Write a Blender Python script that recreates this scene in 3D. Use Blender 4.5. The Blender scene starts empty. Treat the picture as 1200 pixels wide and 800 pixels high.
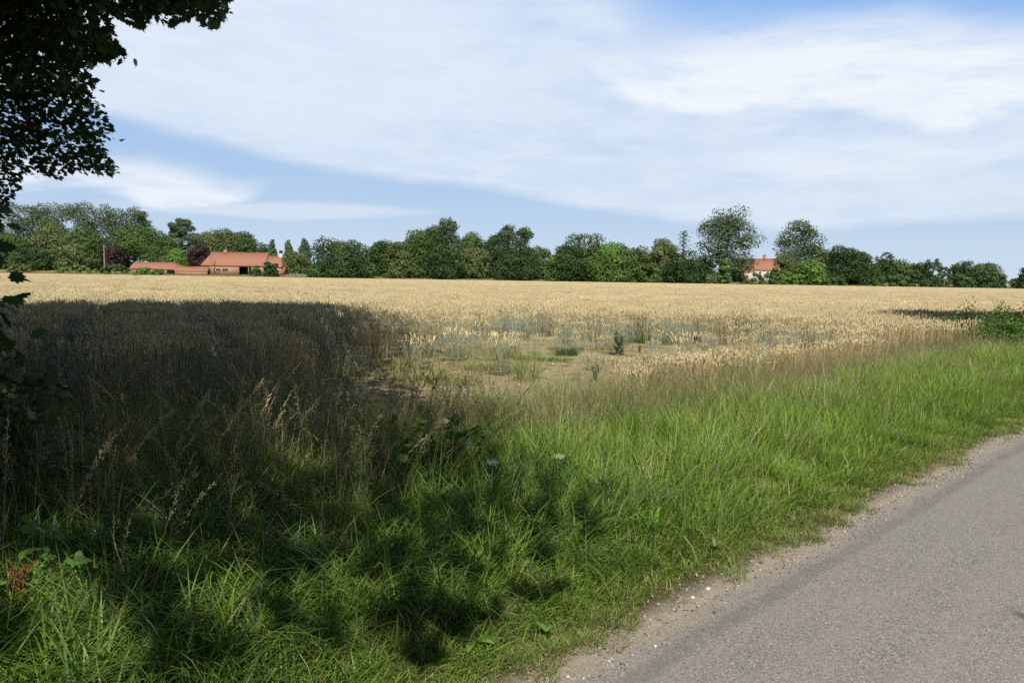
import bpy, math
import numpy as np
from mathutils import Matrix, Vector
R = math.radians
rng = np.random.default_rng(7)
scene = bpy.context.scene
COL = scene.collection

# ------------------------------------------------------------------ camera
F, PITCH, ROLL, EYE = 900.0, math.atan(72.6/900), R(.88), 1.62
cam = bpy.data.cameras.new("camera"); camo = bpy.data.objects.new("camera", cam); COL.objects.link(camo)
cam.sensor_width = 36; cam.lens = 36*F/1200; cam.clip_start = .05; cam.clip_end = 9000
camo.matrix_world = Matrix.Translation((0,0,EYE)) @ Matrix.Rotation(R(90)-PITCH,4,'X') @ Matrix.Rotation(ROLL,4,'Z')
scene.camera = camo
def yh(x): return 327.4+.0154*(x-600)
def zat(x, y, D): return EYE+(yh(x)-y)*D/F
def xat(x, D): return (x-600)*D/F

# ------------------------------------------------------------------ sun, sky
SUN_AZ, SUN_EL = 176.0, 45.0        # compass-like: 180 = behind the camera (-Y)
sdir = Vector((math.sin(R(SUN_AZ))*math.cos(R(SUN_EL)), math.cos(R(SUN_AZ))*math.cos(R(SUN_EL)), math.sin(R(SUN_EL))))
sun = bpy.data.lights.new("sun", 'SUN'); sun.energy = 4.9; sun.angle = R(.53); sun.color = (1,.95,.87)
suno = bpy.data.objects.new("sun", sun); COL.objects.link(suno)
suno.rotation_euler = sdir.to_track_quat('Z','Y').to_euler()
scene.view_settings.view_transform = 'Standard'; scene.view_settings.look = 'None'
scene.view_settings.exposure = 0.33; scene.view_settings.gamma = 1
scene.cycles.max_bounces = 5; scene.cycles.diffuse_bounces = 3; scene.cycles.transmission_bounces = 3
scene.cycles.glossy_bounces = 2; scene.cycles.transparent_max_bounces = 4
scene.cycles.use_denoising = False

world = bpy.data.worlds.new("World"); scene.world = world; world.use_nodes = True
wt = world.node_tree; wt.nodes.clear()
class S:
    """a socket with arithmetic"""
    def __init__(s, t, k): s.t, s.k = t, k
    def _m(s, op, *a, clamp=False):
        n = s.t.nodes.new('ShaderNodeMath'); n.operation = op; n.use_clamp = clamp
        for i, v in enumerate((s,)+a):
            if isinstance(v, S): s.t.links.new(v.k, n.inputs[i])
            else: n.inputs[i].default_value = v
        return S(s.t, n.outputs[0])
    def __add__(s, o): return s._m('ADD', o)
    def __sub__(s, o): return s._m('SUBTRACT', o)
    def __mul__(s, o): return s._m('MULTIPLY', o)
    def __truediv__(s, o): return s._m('DIVIDE', o)
    def mn(s, o): return s._m('MINIMUM', o)
    def mx(s, o): return s._m('MAXIMUM', o)
    def inv(s): return s._m('MULTIPLY', -1.0)+1.0
    def step(s, a, b):        # smooth ramp from a to b
        n = s.t.nodes.new('ShaderNodeMapRange'); n.interpolation_type = 'SMOOTHSTEP'
        s.t.links.new(s.k, n.inputs[0]); n.inputs[1].default_value = a; n.inputs[2].default_value = b
        return S(s.t, n.outputs[0])
def combine(t, x, y, z=0.0):
    n = t.nodes.new('ShaderNodeCombineXYZ')
    for i, v in enumerate((x, y, z)):
        if isinstance(v, S): t.links.new(v.k, n.inputs[i])
        else: n.inputs[i].default_value = v
    return n.outputs[0]
def noise(t, vec, scale, detail=5, rough=.55, dist=0.0):
    n = t.nodes.new('ShaderNodeTexNoise'); n.inputs['Scale'].default_value = scale
    n.inputs['Detail'].default_value = detail; n.inputs['Roughness'].default_value = rough; n.inputs['Distortion'].default_value = dist
    if vec is not None: t.links.new(vec, n.inputs['Vector'])
    return S(t, n.outputs['Fac'])
def mixc(t, f, a, b):
    n = t.nodes.new('ShaderNodeMix'); n.data_type = 'RGBA'
    for i, v in ((0, f), (6, a), (7, b)):
        if isinstance(v, S): t.links.new(v.k, n.inputs[i])
        elif isinstance(v, bpy.types.NodeSocket): t.links.new(v, n.inputs[i])
        elif isinstance(v, tuple): n.inputs[i].default_value = (*v[:3], 1)
        else: n.inputs[i].default_value = v
    return n.outputs[2]

sky = wt.nodes.new('ShaderNodeTexSky'); sky.sky_type = 'NISHITA'; sky.sun_disc = False
sky.sun_elevation = R(SUN_EL); sky.sun_rotation = R(SUN_AZ); sky.air_density = 1.0; sky.dust_density = .6; sky.ozone_density = 1.5
tc = wt.nodes.new('ShaderNodeTexCoord'); sp = wt.nodes.new('ShaderNodeSeparateXYZ'); wt.links.new(tc.outputs['Generated'], sp.inputs[0])
dx, dy, dz = (S(wt, sp.outputs[i]) for i in range(3))
AZ = dx._m('ARCTAN2', dy)*900.0            # azimuth and elevation in units of 1/900 rad
EL = dz._m('ARCSINE')*900.0
def ae(x, y):
    a = math.atan((x-600)/900); e = math.atan((yh(x)-y)/900*math.cos(a)); return a*900, e*900
wv = combine(wt, AZ/900.0, EL/900.0*2.6)
n1 = noise(wt, wv, 2.3, 4, .5, .25); n2 = noise(wt, wv, 7.0, 4, .55, .3); n3 = noise(wt, combine(wt, AZ/900.0+EL/900.0*.5, EL/900.0*4.5, 3.3), 11.0, 6, .66, .3)
wob = (n1-.5)*90.0+(n2-.5)*55.0+(n3-.5)*38.0
def above(p, q, soft, w=1.0):              # 1 above the line through the picture points p and q
    (a0, e0), (a1, e1) = ae(*p), ae(*q); k = (e1-e0)/(a1-a0)
    return ((EL+wob*w)-(AZ*k+(e0-k*a0))).step(-soft, soft)
def blob(p, rx, ry, soft=.5, w=1.0, tilt=0.0):
    a0, e0 = ae(*p); U = (AZ-a0)+wob*w*.8; V = (EL-e0)+wob*w*.5+(AZ-a0)*tilt
    return ((U/rx)*(U/rx)+(V/ry)*(V/ry)).step(1+soft, 1-soft)
def rim(pts, soft, w=.3):                  # 1 above a curved line given by the directions of picture points
    n = wt.nodes.new('ShaderNodeFloatCurve'); c = n.mapping.curves[0]; q = sorted(ae(*p) for p in pts)
    q = [(-760, q[0][1])]+q+[(760, q[-1][1])]; P = [((a+800)/1600, (e+100)/700) for a, e in q]
    c.points[0].location = P[0]; c.points[1].location = P[-1]
    for p in P[1:-1]: c.points.new(*p)
    n.mapping.update(); wt.links.new(((AZ+800.0)/1600.0).k, n.inputs['Value'])
    return ((EL+wob*w)-(S(wt, n.outputs[0])*700.0-100.0)).step(-soft, soft)
veil = rim([(0,105),(148,143),(260,171),(340,191),(473,212),(553,219),(676,243),(800,262),(965,272),(1024,264),(1200,256)], 9, .12)
tex = (n3-.5)*1.5+n2*.6+n1*.35+.25                           # about .72 in the mean
veil = veil*(tex*.75+.38).mn(1.0)
blueTR = rim([(500,-150),(620,-70),(700,-10),(760,38),(830,58),(920,60),(1050,54),(1200,60)], 40, .6)
veil = veil*(blueTR*.93).inv()
low = EL.step(95, 5)*.42
c1 = rim([(640,66),(700,98),(725,113),(752,127),(837,137),(890,131),(955,137),(1020,148),(1093,156),(1140,146),(1200,130)], 9, .4)*rim([(600,70),(725,88),(800,66),(900,52),(1000,50),(1200,60)], 32, .9).inv()*(tex*1.5-.25).mn(1.0).mx(0.0)
c2 = blob((1000,190), 150, 17, .8, .5)*.55*(n3*1.4).mn(1.0)
c3 = rim([(0,222),(130,218),(180,236),(250,236),(300,222),(330,212)], 9, .5)*rim([(0,178),(130,184),(200,193),(290,216),(330,222)], 14, .5).inv()*(tex*1.3-.1).mn(1.0)*.85
c5 = blob((330,246), 150, 9, .8, .4)*.4
c4 = blob((330,70), 300, 75, .8, .6)*.35
wis = ((n3-.5)*2.6)._m('MAXIMUM', 0.0)*.30
fwd = EL.step(900, 380)*dy.step(-.1, .25)
den = veil.mx(low)*.84*fwd
blue = mixc(wt, EL.step(-30, 380), (4.2,5.35,6.8), (2.0,3.95,7.6))
vs_ = wt.nodes.new('ShaderNodeVectorMath'); vs_.operation = 'SCALE'; wt.links.new(sky.outputs[0], vs_.inputs[0]); vs_.inputs['Scale'].default_value = .62
clear = mixc(wt, EL.step(560, 330)*dy.step(.0,.4)*.88, vs_.outputs[0], blue)
base = mixc(wt, den, clear, (5.85,6.55,7.45))
white = c1.mx(c2).mx(c3).mx(c5).mx(c4).mx(wis*veil)*fwd
base2 = mixc(wt, white._m('MINIMUM', .9), base, (7.1,7.45,7.9))
bg = wt.nodes.new('ShaderNodeBackground'); bg.inputs[1].default_value = .1
wo = wt.nodes.new('ShaderNodeOutputWorld'); wt.links.new(base2, bg.inputs[0]); wt.links.new(bg.outputs[0], wo.inputs[0])

# ------------------------------------------------------------------ helpers
class Acc:
    """collects vertices, faces (as loops) and a colour per vertex; builds one mesh"""
    def __init__(s): s.v, s.l, s.n, s.c, s.g, s.m, s.k = [], [], [], [], [], [], 0
    def add(s, v, f, c, g=None, mi=0):        # v (N,3); f (M,k); c (N,3) or (3,); g second palette
        v = np.asarray(v, float).reshape(-1,3); f = np.asarray(f, int)
        s.v.append(v); s.l.append((f+s.k).ravel()); s.n.append(np.full(len(f), f.shape[1]))
        s.m.append(np.full(len(f), mi))
        c = np.broadcast_to(np.asarray(c, float), (len(v),3)); s.c.append(c)
        s.g.append(np.broadcast_to(np.asarray(g, float), (len(v),3)) if g is not None else c)
        s.k += len(v); return s
    def bounds(s):
        v = np.concatenate(s.v); return v.min(0), v.max(0)
    def mesh(s, name, mats, smooth=False):
        v = np.concatenate(s.v); l = np.concatenate(s.l); n = np.concatenate(s.n); me = bpy.data.meshes.new(name)
        me.vertices.add(len(v)); me.vertices.foreach_set('co', v.ravel())
        me.loops.add(len(l)); me.loops.foreach_set('vertex_index', l.astype(np.int32))
        me.polygons.add(len(n)); me.polygons.foreach_set('loop_start', np.concatenate(([0], np.cumsum(n)[:-1])).astype(np.int32))
        for m in (mats if isinstance(mats, (list, tuple)) else [mats]): me.materials.append(m)
        me.polygons.foreach_set('material_index', np.concatenate(s.m).astype(np.int32))
        me.update(calc_edges=True); me.validate()
        for nm, arr in (('Col', s.c), ('Alt', s.g)):
            a = me.attributes.new(nm, 'FLOAT_COLOR', 'POINT'); q = np.ones((len(v),4)); q[:,:3] = np.concatenate(arr)
            a.data.foreach_set('color', q.ravel())
        if smooth: me.polygons.foreach_set('use_smooth', np.ones(len(n), bool))
        return me
    def obj(s, name, mats, parent=None, smooth=False, loc=None):
        """one object whose origin is loc (vertices are given in the parent's or world space)"""
        if loc is not None:
            s.v = [a-np.asarray(loc) for a in s.v]
        o = bpy.data.objects.new(name, s.mesh(name, mats, smooth)); COL.objects.link(o)
        if loc is not None: o.location = loc
        if parent: o.parent = parent
        return o
def tag(o, label=None, cat=None, group=None, kind=None):
    for k, v in (('label', label), ('category', cat), ('group', group), ('kind', kind)):
        if v: o[k] = v
    return o
def thing(name, loc, label, cat, group=None):
    o = bpy.data.objects.new(name, None); COL.objects.link(o); o.location = loc; o.empty_display_size = .2
    return tag(o, label, cat, group)

def hsh(x, y):                                # smooth pseudo-noise, -1..1
    return (np.sin(x*1.7+y*.9+1.3)+np.sin(x*.63-y*1.31+4.1)+np.sin(-x*.37+y*.71+.7)+np.sin(x*2.9+y*2.3+2.2)*.5)/3.5
def sm(t, a, b):
    t = np.clip((np.asarray(t, float)-a)/(b-a), 0, 1); return t*t*(3-2*t)
Q2 = math.sqrt(.5)
def uv(x, y): return (x+y)*Q2, (y-x)*Q2       # along the road, away from the road to the left
def xy(u, v): return (u-v)*Q2, (u+v)*Q2
def T(x, y):                                  # height of the land
    x = np.asarray(x, float); y = np.asarray(y, float); u, v = uv(x, y)
    z = -.035+.055*sm(v, 1.86, 2.1)+.07*sm(v, 2.4, 4.0)-.03*sm(v, 5, 8)
    z = z+hsh(x*1.1, y*1.1)*.02*sm(v, 2.3, 3.5)
    far = sm(y, 30, 240)*.3+sm(y, 250, 276)*2.0
    return z+far+sm(-v, 7.5, 9)*.25

def vec_of(ang): return np.stack([np.cos(ang), np.sin(ang)], -1)
def blades(acc, P, az, L, th0, kap, w, c0, c1, g0=None, g1=None, seg=4, tip=.05, twist=0.0, wpow=1.5, root=.6):
    """curved strips: start lean th0 from vertical, bending by kap along the length"""
    P = np.asarray(P, float); N = len(P); az = np.broadcast_to(az, N); L = np.broadcast_to(L, N)
    th0 = np.broadcast_to(th0, N); kap = np.broadcast_to(kap, N); w = np.broadcast_to(w, N)
    t = np.linspace(0, 1, seg+1); tm = (t[1:]+t[:-1])/2
    th = th0[:,None]+kap[:,None]*tm[None]
    dr = np.sin(th)*L[:,None]/seg; dzz = np.cos(th)*L[:,None]/seg
    r = np.concatenate([np.zeros((N,1)), np.cumsum(dr,1)], 1); z = np.concatenate([np.zeros((N,1)), np.cumsum(dzz,1)], 1)
    d = vec_of(az)
    c = np.empty((N,seg+1,3)); c[...,0] = P[:,0,None]+d[:,0,None]*r; c[...,1] = P[:,1,None]+d[:,1,None]*r; c[...,2] = P[:,2,None]+z
    tw = az[:,None]+math.pi/2+np.asarray(twist).reshape(-1,1)*t[None]
    s = np.zeros((N,seg+1,3)); s[...,0] = np.cos(tw); s[...,1] = np.sin(tw)
    wid = w[:,None]*np.maximum(tip, (1-t[None]**wpow)*(root+(1-root)*np.sin(np.minimum(t[None]*3,1.57))))/2
    V = np.stack([c-s*wid[...,None], c+s*wid[...,None]], 2).reshape(N*(seg+1)*2, 3)
    i = np.arange(N)[:,None]*(seg+1)*2+np.arange(seg)[None]*2
    f = np.stack([i, i+1, i+3, i+2], -1).reshape(-1,4)
    def pal(a, b):
        a = np.broadcast_to(np.asarray(a, float), (N,3)); b = np.broadcast_to(np.asarray(b, float), (N,3))
        return np.repeat((a[:,None]*(1-t)[None,:,None]+b[:,None]*t[None,:,None])[:,:,None], 2, 2).reshape(-1,3)
    acc.add(V, f, pal(c0, c1), pal(g0, g1) if g0 is not None else None)
    return c
def spindle(acc, A, B, r, col, g=None, rings=(0, .12, .4, .75, 1), prof=(.35, .9, 1, .8, .15), sides=4, jag=0.0):
    """small 3D spindles from A to B (ears, seeds, stems)"""
    A = np.asarray(A, float); B = np.asarray(B, float); N = len(A); d = B-A; dn = d/np.maximum(np.linalg.norm(d, axis=1, keepdims=True), 1e-6)
    e1 = np.cross(dn, np.array([.31,.77,.55])); e1 /= np.maximum(np.linalg.norm(e1, axis=1, keepdims=True), 1e-6); e2 = np.cross(dn, e1)
    r = np.broadcast_to(r, N); K = len(rings); V = np.empty((N,K,sides,3))
    for k in range(K):
        rr = r*prof[k]*(1+jag*(k % 2))
        for s_ in range(sides):
            a = 2*math.pi*s_/sides
            V[:,k,s_] = A+d*rings[k]+(e1*math.cos(a)+e2*math.sin(a))*rr[:,None]
    i = np.arange(N)[:,None,None]*K*sides+np.arange(K-1)[None,:,None]*sides; s0 = np.arange(sides)[None,None]; s1 = (s0+1) % sides
    f = np.stack([i+s0, i+s1, i+sides+s1, i+sides+s0], -1).reshape(-1,4)
    def rep(c):
        c = np.broadcast_to(np.asarray(c, float), (N,3)); return np.repeat(c, K*sides, 0)
    acc.add(V.reshape(-1,3), f, rep(col), rep(g) if g is not None else None)
def jit(c, N, a=.2, h=.06):
    c = np.asarray(c, float); k = 1+rng.uniform(-a, a, (N,1)); return np.clip(c[None]*k*(1+rng.uniform(-h, h, (N,3))), 0, 1)
def tube(acc, pts, rad, col, sides=8, g=None):
    pts = np.asarray(pts, float); n = len(pts); rad = np.broadcast_to(rad, n); V = np.empty((n,sides,3))
    for k in range(n):
        d = pts[min(k+1,n-1)]-pts[max(k-1,0)]; d = d/np.linalg.norm(d)
        a = np.array([1.,0,0]) if abs(d[0]) < .8 else np.array([0,1.,0]); e1 = np.cross(d, a); e1 /= np.linalg.norm(e1); e2 = np.cross(d, e1)
        for s_ in range(sides):
            q = 2*math.pi*s_/sides; V[k,s_] = pts[k]+(e1*math.cos(q)+e2*math.sin(q))*rad[k]
    i = (np.arange(n-1)*sides)[:,None]; s0 = np.arange(sides)[None]; s1 = (s0+1) % sides
    acc.add(V.reshape(-1,3), np.stack([i+s0, i+s1, i+sides+s1, i+sides+s0], -1).reshape(-1,4), col, g)
    acc.add(V[-1], np.arange(sides)[None], col); acc.add(V[0][::-1], np.arange(sides)[None], col)
def box(acc, lo, hi, col=(1,1,1), mi=0):
    (a,b,c), (d,e,f) = lo, hi
    V = [(a,b,c),(d,b,c),(d,e,c),(a,e,c),(a,b,f),(d,b,f),(d,e,f),(a,e,f)]
    acc.add(V, [(0,3,2,1),(4,5,6,7),(0,1,5,4),(1,2,6,5),(2,3,7,6),(3,0,4,7)], col, mi=mi)

# ------------------------------------------------------------------ materials
def newmat(name):
    m = bpy.data.materials.new(name); m.use_nodes = True; t = m.node_tree; t.nodes.clear()
    return m, t, t.nodes.new('ShaderNodeOutputMaterial')
def principled(t, out, col, rough=.7, spec=.3, bump=None, bstr=.3, bdist=.02):
    p = t.nodes.new('ShaderNodeBsdfPrincipled'); p.inputs['Roughness'].default_value = rough; p.inputs['Specular IOR Level'].default_value = spec
    if isinstance(col, bpy.types.NodeSocket): t.links.new(col, p.inputs['Base Color'])
    else: p.inputs['Base Color'].default_value = (*col, 1)
    if bump is not None:
        b = t.nodes.new('ShaderNodeBump'); b.inputs['Strength'].default_value = bstr; b.inputs['Distance'].default_value = bdist
        t.links.new(bump.k, b.inputs['Height']); t.links.new(b.outputs[0], p.inputs['Normal'])
    if out is not None: t.links.new(p.outputs[0], out.inputs[0])
    return p
def attr(t, name, kind='GEOMETRY'):
    n = t.nodes.new('ShaderNodeAttribute'); n.attribute_name = name; n.attribute_type = kind; return n
def leafmat(name, trans=.3, rough=.5, spec=.25, inst=False, tcol=(1.15,1.2,.7)):
    """foliage: vertex colour; with inst, the instance's 'tint' (r = share of second palette, g = brightness)"""
    m, t, out = newmat(name); c = attr(t, 'Col').outputs['Color']
    if inst:
        ti = attr(t, 'tint', 'INSTANCER'); sx = t.nodes.new('ShaderNodeSeparateXYZ'); t.links.new(ti.outputs['Vector'], sx.inputs[0])
        c = mixc(t, S(t, sx.outputs[0]), c, attr(t, 'Alt').outputs['Color'])
        vm = t.nodes.new('ShaderNodeVectorMath'); vm.operation = 'SCALE'; t.links.new(c, vm.inputs[0]); t.links.new(sx.outputs[1], vm.inputs['Scale']); c = vm.outputs[0]
    p = principled(t, None, c, rough, spec)
    tr = t.nodes.new('ShaderNodeBsdfTranslucent'); mul = t.nodes.new('ShaderNodeVectorMath'); mul.operation = 'MULTIPLY'
    t.links.new(c, mul.inputs[0]); mul.inputs[1].default_value = tcol; t.links.new(mul.outputs[0], tr.inputs[0])
    mx = t.nodes.new('ShaderNodeMixShader'); mx.inputs[0].default_value = trans
    t.links.new(p.outputs[0], mx.inputs[1]); t.links.new(tr.outputs[0], mx.inputs[2]); t.links.new(mx.outputs[0], out.inputs[0])
    return m
M_blade = leafmat('grass_blade', .35, .45, .35, True)
M_wheat = leafmat('wheat_straw', .2, .6, .2, True, (1.1,1.05,.8))
M_leaf = leafmat('broad_leaf', .3, .5, .3)
M_near = leafmat('near_leaf', .22, .5, .25)
M_far = leafmat('far_foliage', .12, .65, .2)
def barkmat():
    m, t, out = newmat('bark'); o = t.nodes.new('ShaderNodeTexCoord').outputs['Object']; n = noise(t, o, 9, 6, .7)
    principled(t, out, mixc(t, n, (.05,.042,.034), (.16,.14,.11)), .9, .1, n, .8, .05); return m
M_bark = barkmat()

# ------------------------------------------------------------------ the land
def axis(segs):                                # list of (start, stop, step)
    a = [np.arange(s_, e_, d_) for s_, e_, d_ in segs]; return np.concatenate(a+[[segs[-1][1]]])
def groundmat():
    m, t, out = newmat('land'); g = t.nodes.new('ShaderNodeNewGeometry'); pos = g.outputs['Position']
    s_ = t.nodes.new('ShaderNodeSeparateXYZ'); t.links.new(pos, s_.inputs[0]); X, Y = S(t, s_.outputs[0]), S(t, s_.outputs[1])
    V = (Y-X)*Q2
    na, nb, nc = noise(t, pos, 1.1, 5, .6), noise(t, pos, 14, 6, .7), noise(t, pos, 90, 4, .7)
    dust = mixc(t, nc, (.22,.185,.14), (.37,.31,.24))
    litter = mixc(t, nb.step(.35,.7), (.045,.05,.02), (.13,.10,.055))
    soil0 = mixc(t, nb.step(.3,.75), (.22,.175,.095), (.38,.315,.185))
    soil = mixc(t, na.step(.45,.75)*.55, soil0, (.30,.25,.10))
    stub = mixc(t, nb, (.24,.17,.08), (.42,.31,.16))
    rough = mixc(t, na.step(.35,.65), (.10,.12,.035), (.30,.24,.12))
    c = mixc(t, (V+(nb-.5)*.25).step(1.98, 2.16), dust, litter)
    c = mixc(t, (V+(na-.5)*2.0).step(5.2, 6.8), c, soil)
    c = mixc(t, Y.step(24, 34), c, stub)
    c = mixc(t, (Y+(na-.5)*3).step(246, 249), c, rough)
    c = mixc(t, V.step(-6.5, -7.2), c, rough)
    principled(t, out, c, .95, .1, nb+nc*.4, .7, .03); return m
us = axis([(-3000,-400,200),(-400,-60,20),(-60,-12,3),(-12,-4,.5),(-4,30,.16),(30,70,1),(70,400,6),(400,3000,200)])
vs = axis([(-3000,-400,200),(-400,-60,20),(-60,-12,4),(-12,1.8,.5),(1.8,2.6,.06),(2.6,16,.16),(16,60,1),(60,400,6),(400,3000,200)])
UU, VV = np.meshgrid(us, vs, indexing='ij'); gx, gy = xy(UU, VV)
a = Acc(); nu, nv = UU.shape; ii = (np.arange(nu-1)[:,None]*nv+np.arange(nv-1)[None]).ravel()
a.add(np.stack([gx, gy, T(gx, gy)], -1).reshape(-1,3), np.stack([ii, ii+nv, ii+nv+1, ii+1], -1), (.2,.2,.2))
tag(a.obj('ground', groundmat(), smooth=True), kind='structure')

def roadmat():
    m, t, out = newmat('asphalt'); o = t.nodes.new('ShaderNodeTexCoord').outputs['Object']
    s_ = t.nodes.new('ShaderNodeSeparateXYZ'); t.links.new(o, s_.inputs[0]); U, V = S(t, s_.outputs[0]), S(t, s_.outputs[1])
    vo = t.nodes.new('ShaderNodeTexVoronoi'); vo.inputs['Scale'].default_value = 115; t.links.new(o, vo.inputs['Vector'])
    bw = t.nodes.new('ShaderNodeSeparateColor'); t.links.new(vo.outputs['Color'], bw.inputs[0]); cell = S(t, bw.outputs[0]); cell2 = S(t, bw.outputs[1])
    vd = S(t, vo.outputs['Distance'])
    nl, nm, nf = noise(t, o, .9, 5, .6), noise(t, o, 6, 6, .65), noise(t, o, 60, 4, .7)
    st = noise(t, combine(t, U*.35, V*5.0, 2.0), 1.0, 4, .55)
    stone = mixc(t, cell, (.155,.143,.125), (.34,.315,.28))
    stone = mixc(t, cell2.step(.93,.97), stone, (.44,.40,.35))
    stone = mixc(t, cell2.step(.06,.02), stone, (.05,.048,.05))
    c = mixc(t, vd.step(.38,.62)*.6, stone, (.11,.103,.096))
    c = mixc(t, (nm*.6+nl*.5).step(.38,.8)*.5, c, (.26,.24,.21))
    c = mixc(t, st.step(.35,.75)*.35, c, (.25,.23,.20))
    track = ((V-1.76)+(nl-.5)*.10)
    band = (track*track*220.0).step(1.0, .1)*(nm.step(.25,.6))*.4
    c = mixc(t, band, c, (.10,.094,.088))
    dust = (V+(nm-.5)*.22+(nf-.5)*.12).step(1.83, 1.95)
    dc = mixc(t, nf.step(.3,.7), (.235,.20,.155), (.38,.325,.255))
    c = mixc(t, dust*.85, c, dc)
    principled(t, out, c, .88, .25, cell*.5+vd*-.8+nf*.5, .55, .004); return m
a = Acc(); ru = axis([(-400,-20,20),(-20,40,.5),(40,800,20)]); rv = np.array([-7.4,-3,-1,0,1,1.6,1.82,1.96,2.07])
rz = np.array([0,.01,.03,.035,.03,.015,.008,.0,-.028])-.0
RU, RV = np.meshgrid(ru, rv, indexing='ij'); edge = np.where(RV > 1.88, np.sin(RU*3.1)*.02+np.sin(RU*7.7+1)*.015, 0)
k = len(rv); ii = (np.arange(len(ru)-1)[:,None]*k+np.arange(k-1)[None]).ravel()
a.add(np.stack([RU, RV+edge, np.broadcast_to(rz, RU.shape)], -1).reshape(-1,3), np.stack([ii, ii+k, ii+k+1, ii+1], -1), (.2,.2,.2))
ro = a.obj('road', roadmat(), smooth=True); ro.rotation_euler = (0,0,R(45)); tag(ro, kind='structure')

# ------------------------------------------------------------------ scattered vegetation (geometry nodes)
def scatter(name, protos, pts, rz, sc, tint, tilt=None, idx=None, parent=None, label=None):
    """one object whose geometry-node tree puts one of the protos on every point"""
    col = bpy.data.collections.new(name+'_sources')
    for i, me in enumerate(protos):
        col.objects.link(bpy.data.objects.new(f"{name}_{i:02d}", me))
    N = len(pts); me = bpy.data.meshes.new(name); me.vertices.add(N); me.vertices.foreach_set('co', np.asarray(pts, float).ravel())
    rot = np.zeros((N,3)); rot[:,2] = rz
    if tilt is not None: rot[:,:2] = tilt
    sc = np.asarray(sc, float); sc = np.repeat(sc[:,None], 3, 1) if sc.ndim == 1 else sc
    idx = rng.integers(0, len(protos), N) if idx is None else idx
    for nm, ty, arr, key in (('rot','FLOAT_VECTOR',rot,'vector'),('scl','FLOAT_VECTOR',sc,'vector'),('tint','FLOAT_VECTOR',np.asarray(tint,float),'vector'),('idx','INT',idx.astype(np.int32),'value')):
        a = me.attributes.new(nm, ty, 'POINT'); a.data.foreach_set(key, arr.ravel())
    o = bpy.data.objects.new(name, me); COL.objects.link(o)
    ng = bpy.data.node_groups.new(name, 'GeometryNodeTree')
    ng.interface.new_socket('Geometry', in_out='INPUT', socket_type='NodeSocketGeometry'); ng.interface.new_socket('Geometry', in_out='OUTPUT', socket_type='NodeSocketGeometry')
    N_ = ng.nodes.new; gi, go, ip, ci = N_('NodeGroupInput'), N_('NodeGroupOutput'), N_('GeometryNodeInstanceOnPoints'), N_('GeometryNodeCollectionInfo')
    ci.inputs['Collection'].default_value = col; ci.inputs['Separate Children'].default_value = True; ci.inputs['Reset Children'].default_value = True
    def na(nm, ty):
        n = N_('GeometryNodeInputNamedAttribute'); n.data_type = ty; n.inputs['Name'].default_value = nm; return n.outputs[0]
    L = ng.links.new; L(gi.outputs[0], ip.inputs['Points']); L(ci.outputs[0], ip.inputs['Instance']); ip.inputs['Pick Instance'].default_value = True
    L(na('idx','INT'), ip.inputs['Instance Index']); L(na('scl','FLOAT_VECTOR'), ip.inputs['Scale'])
    er = N_('FunctionNodeEulerToRotation'); L(na('rot','FLOAT_VECTOR'), er.inputs[0]); L(er.outputs[0], ip.inputs['Rotation'])
    L(ip.outputs[0], go.inputs[0])
    m = o.modifiers.new('scatter', 'NODES'); m.node_group = ng
    return tag(o, kind='stuff')
def U_(a, b, n): return rng.uniform(a, b, n)
TAU = 2*math.pi

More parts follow.
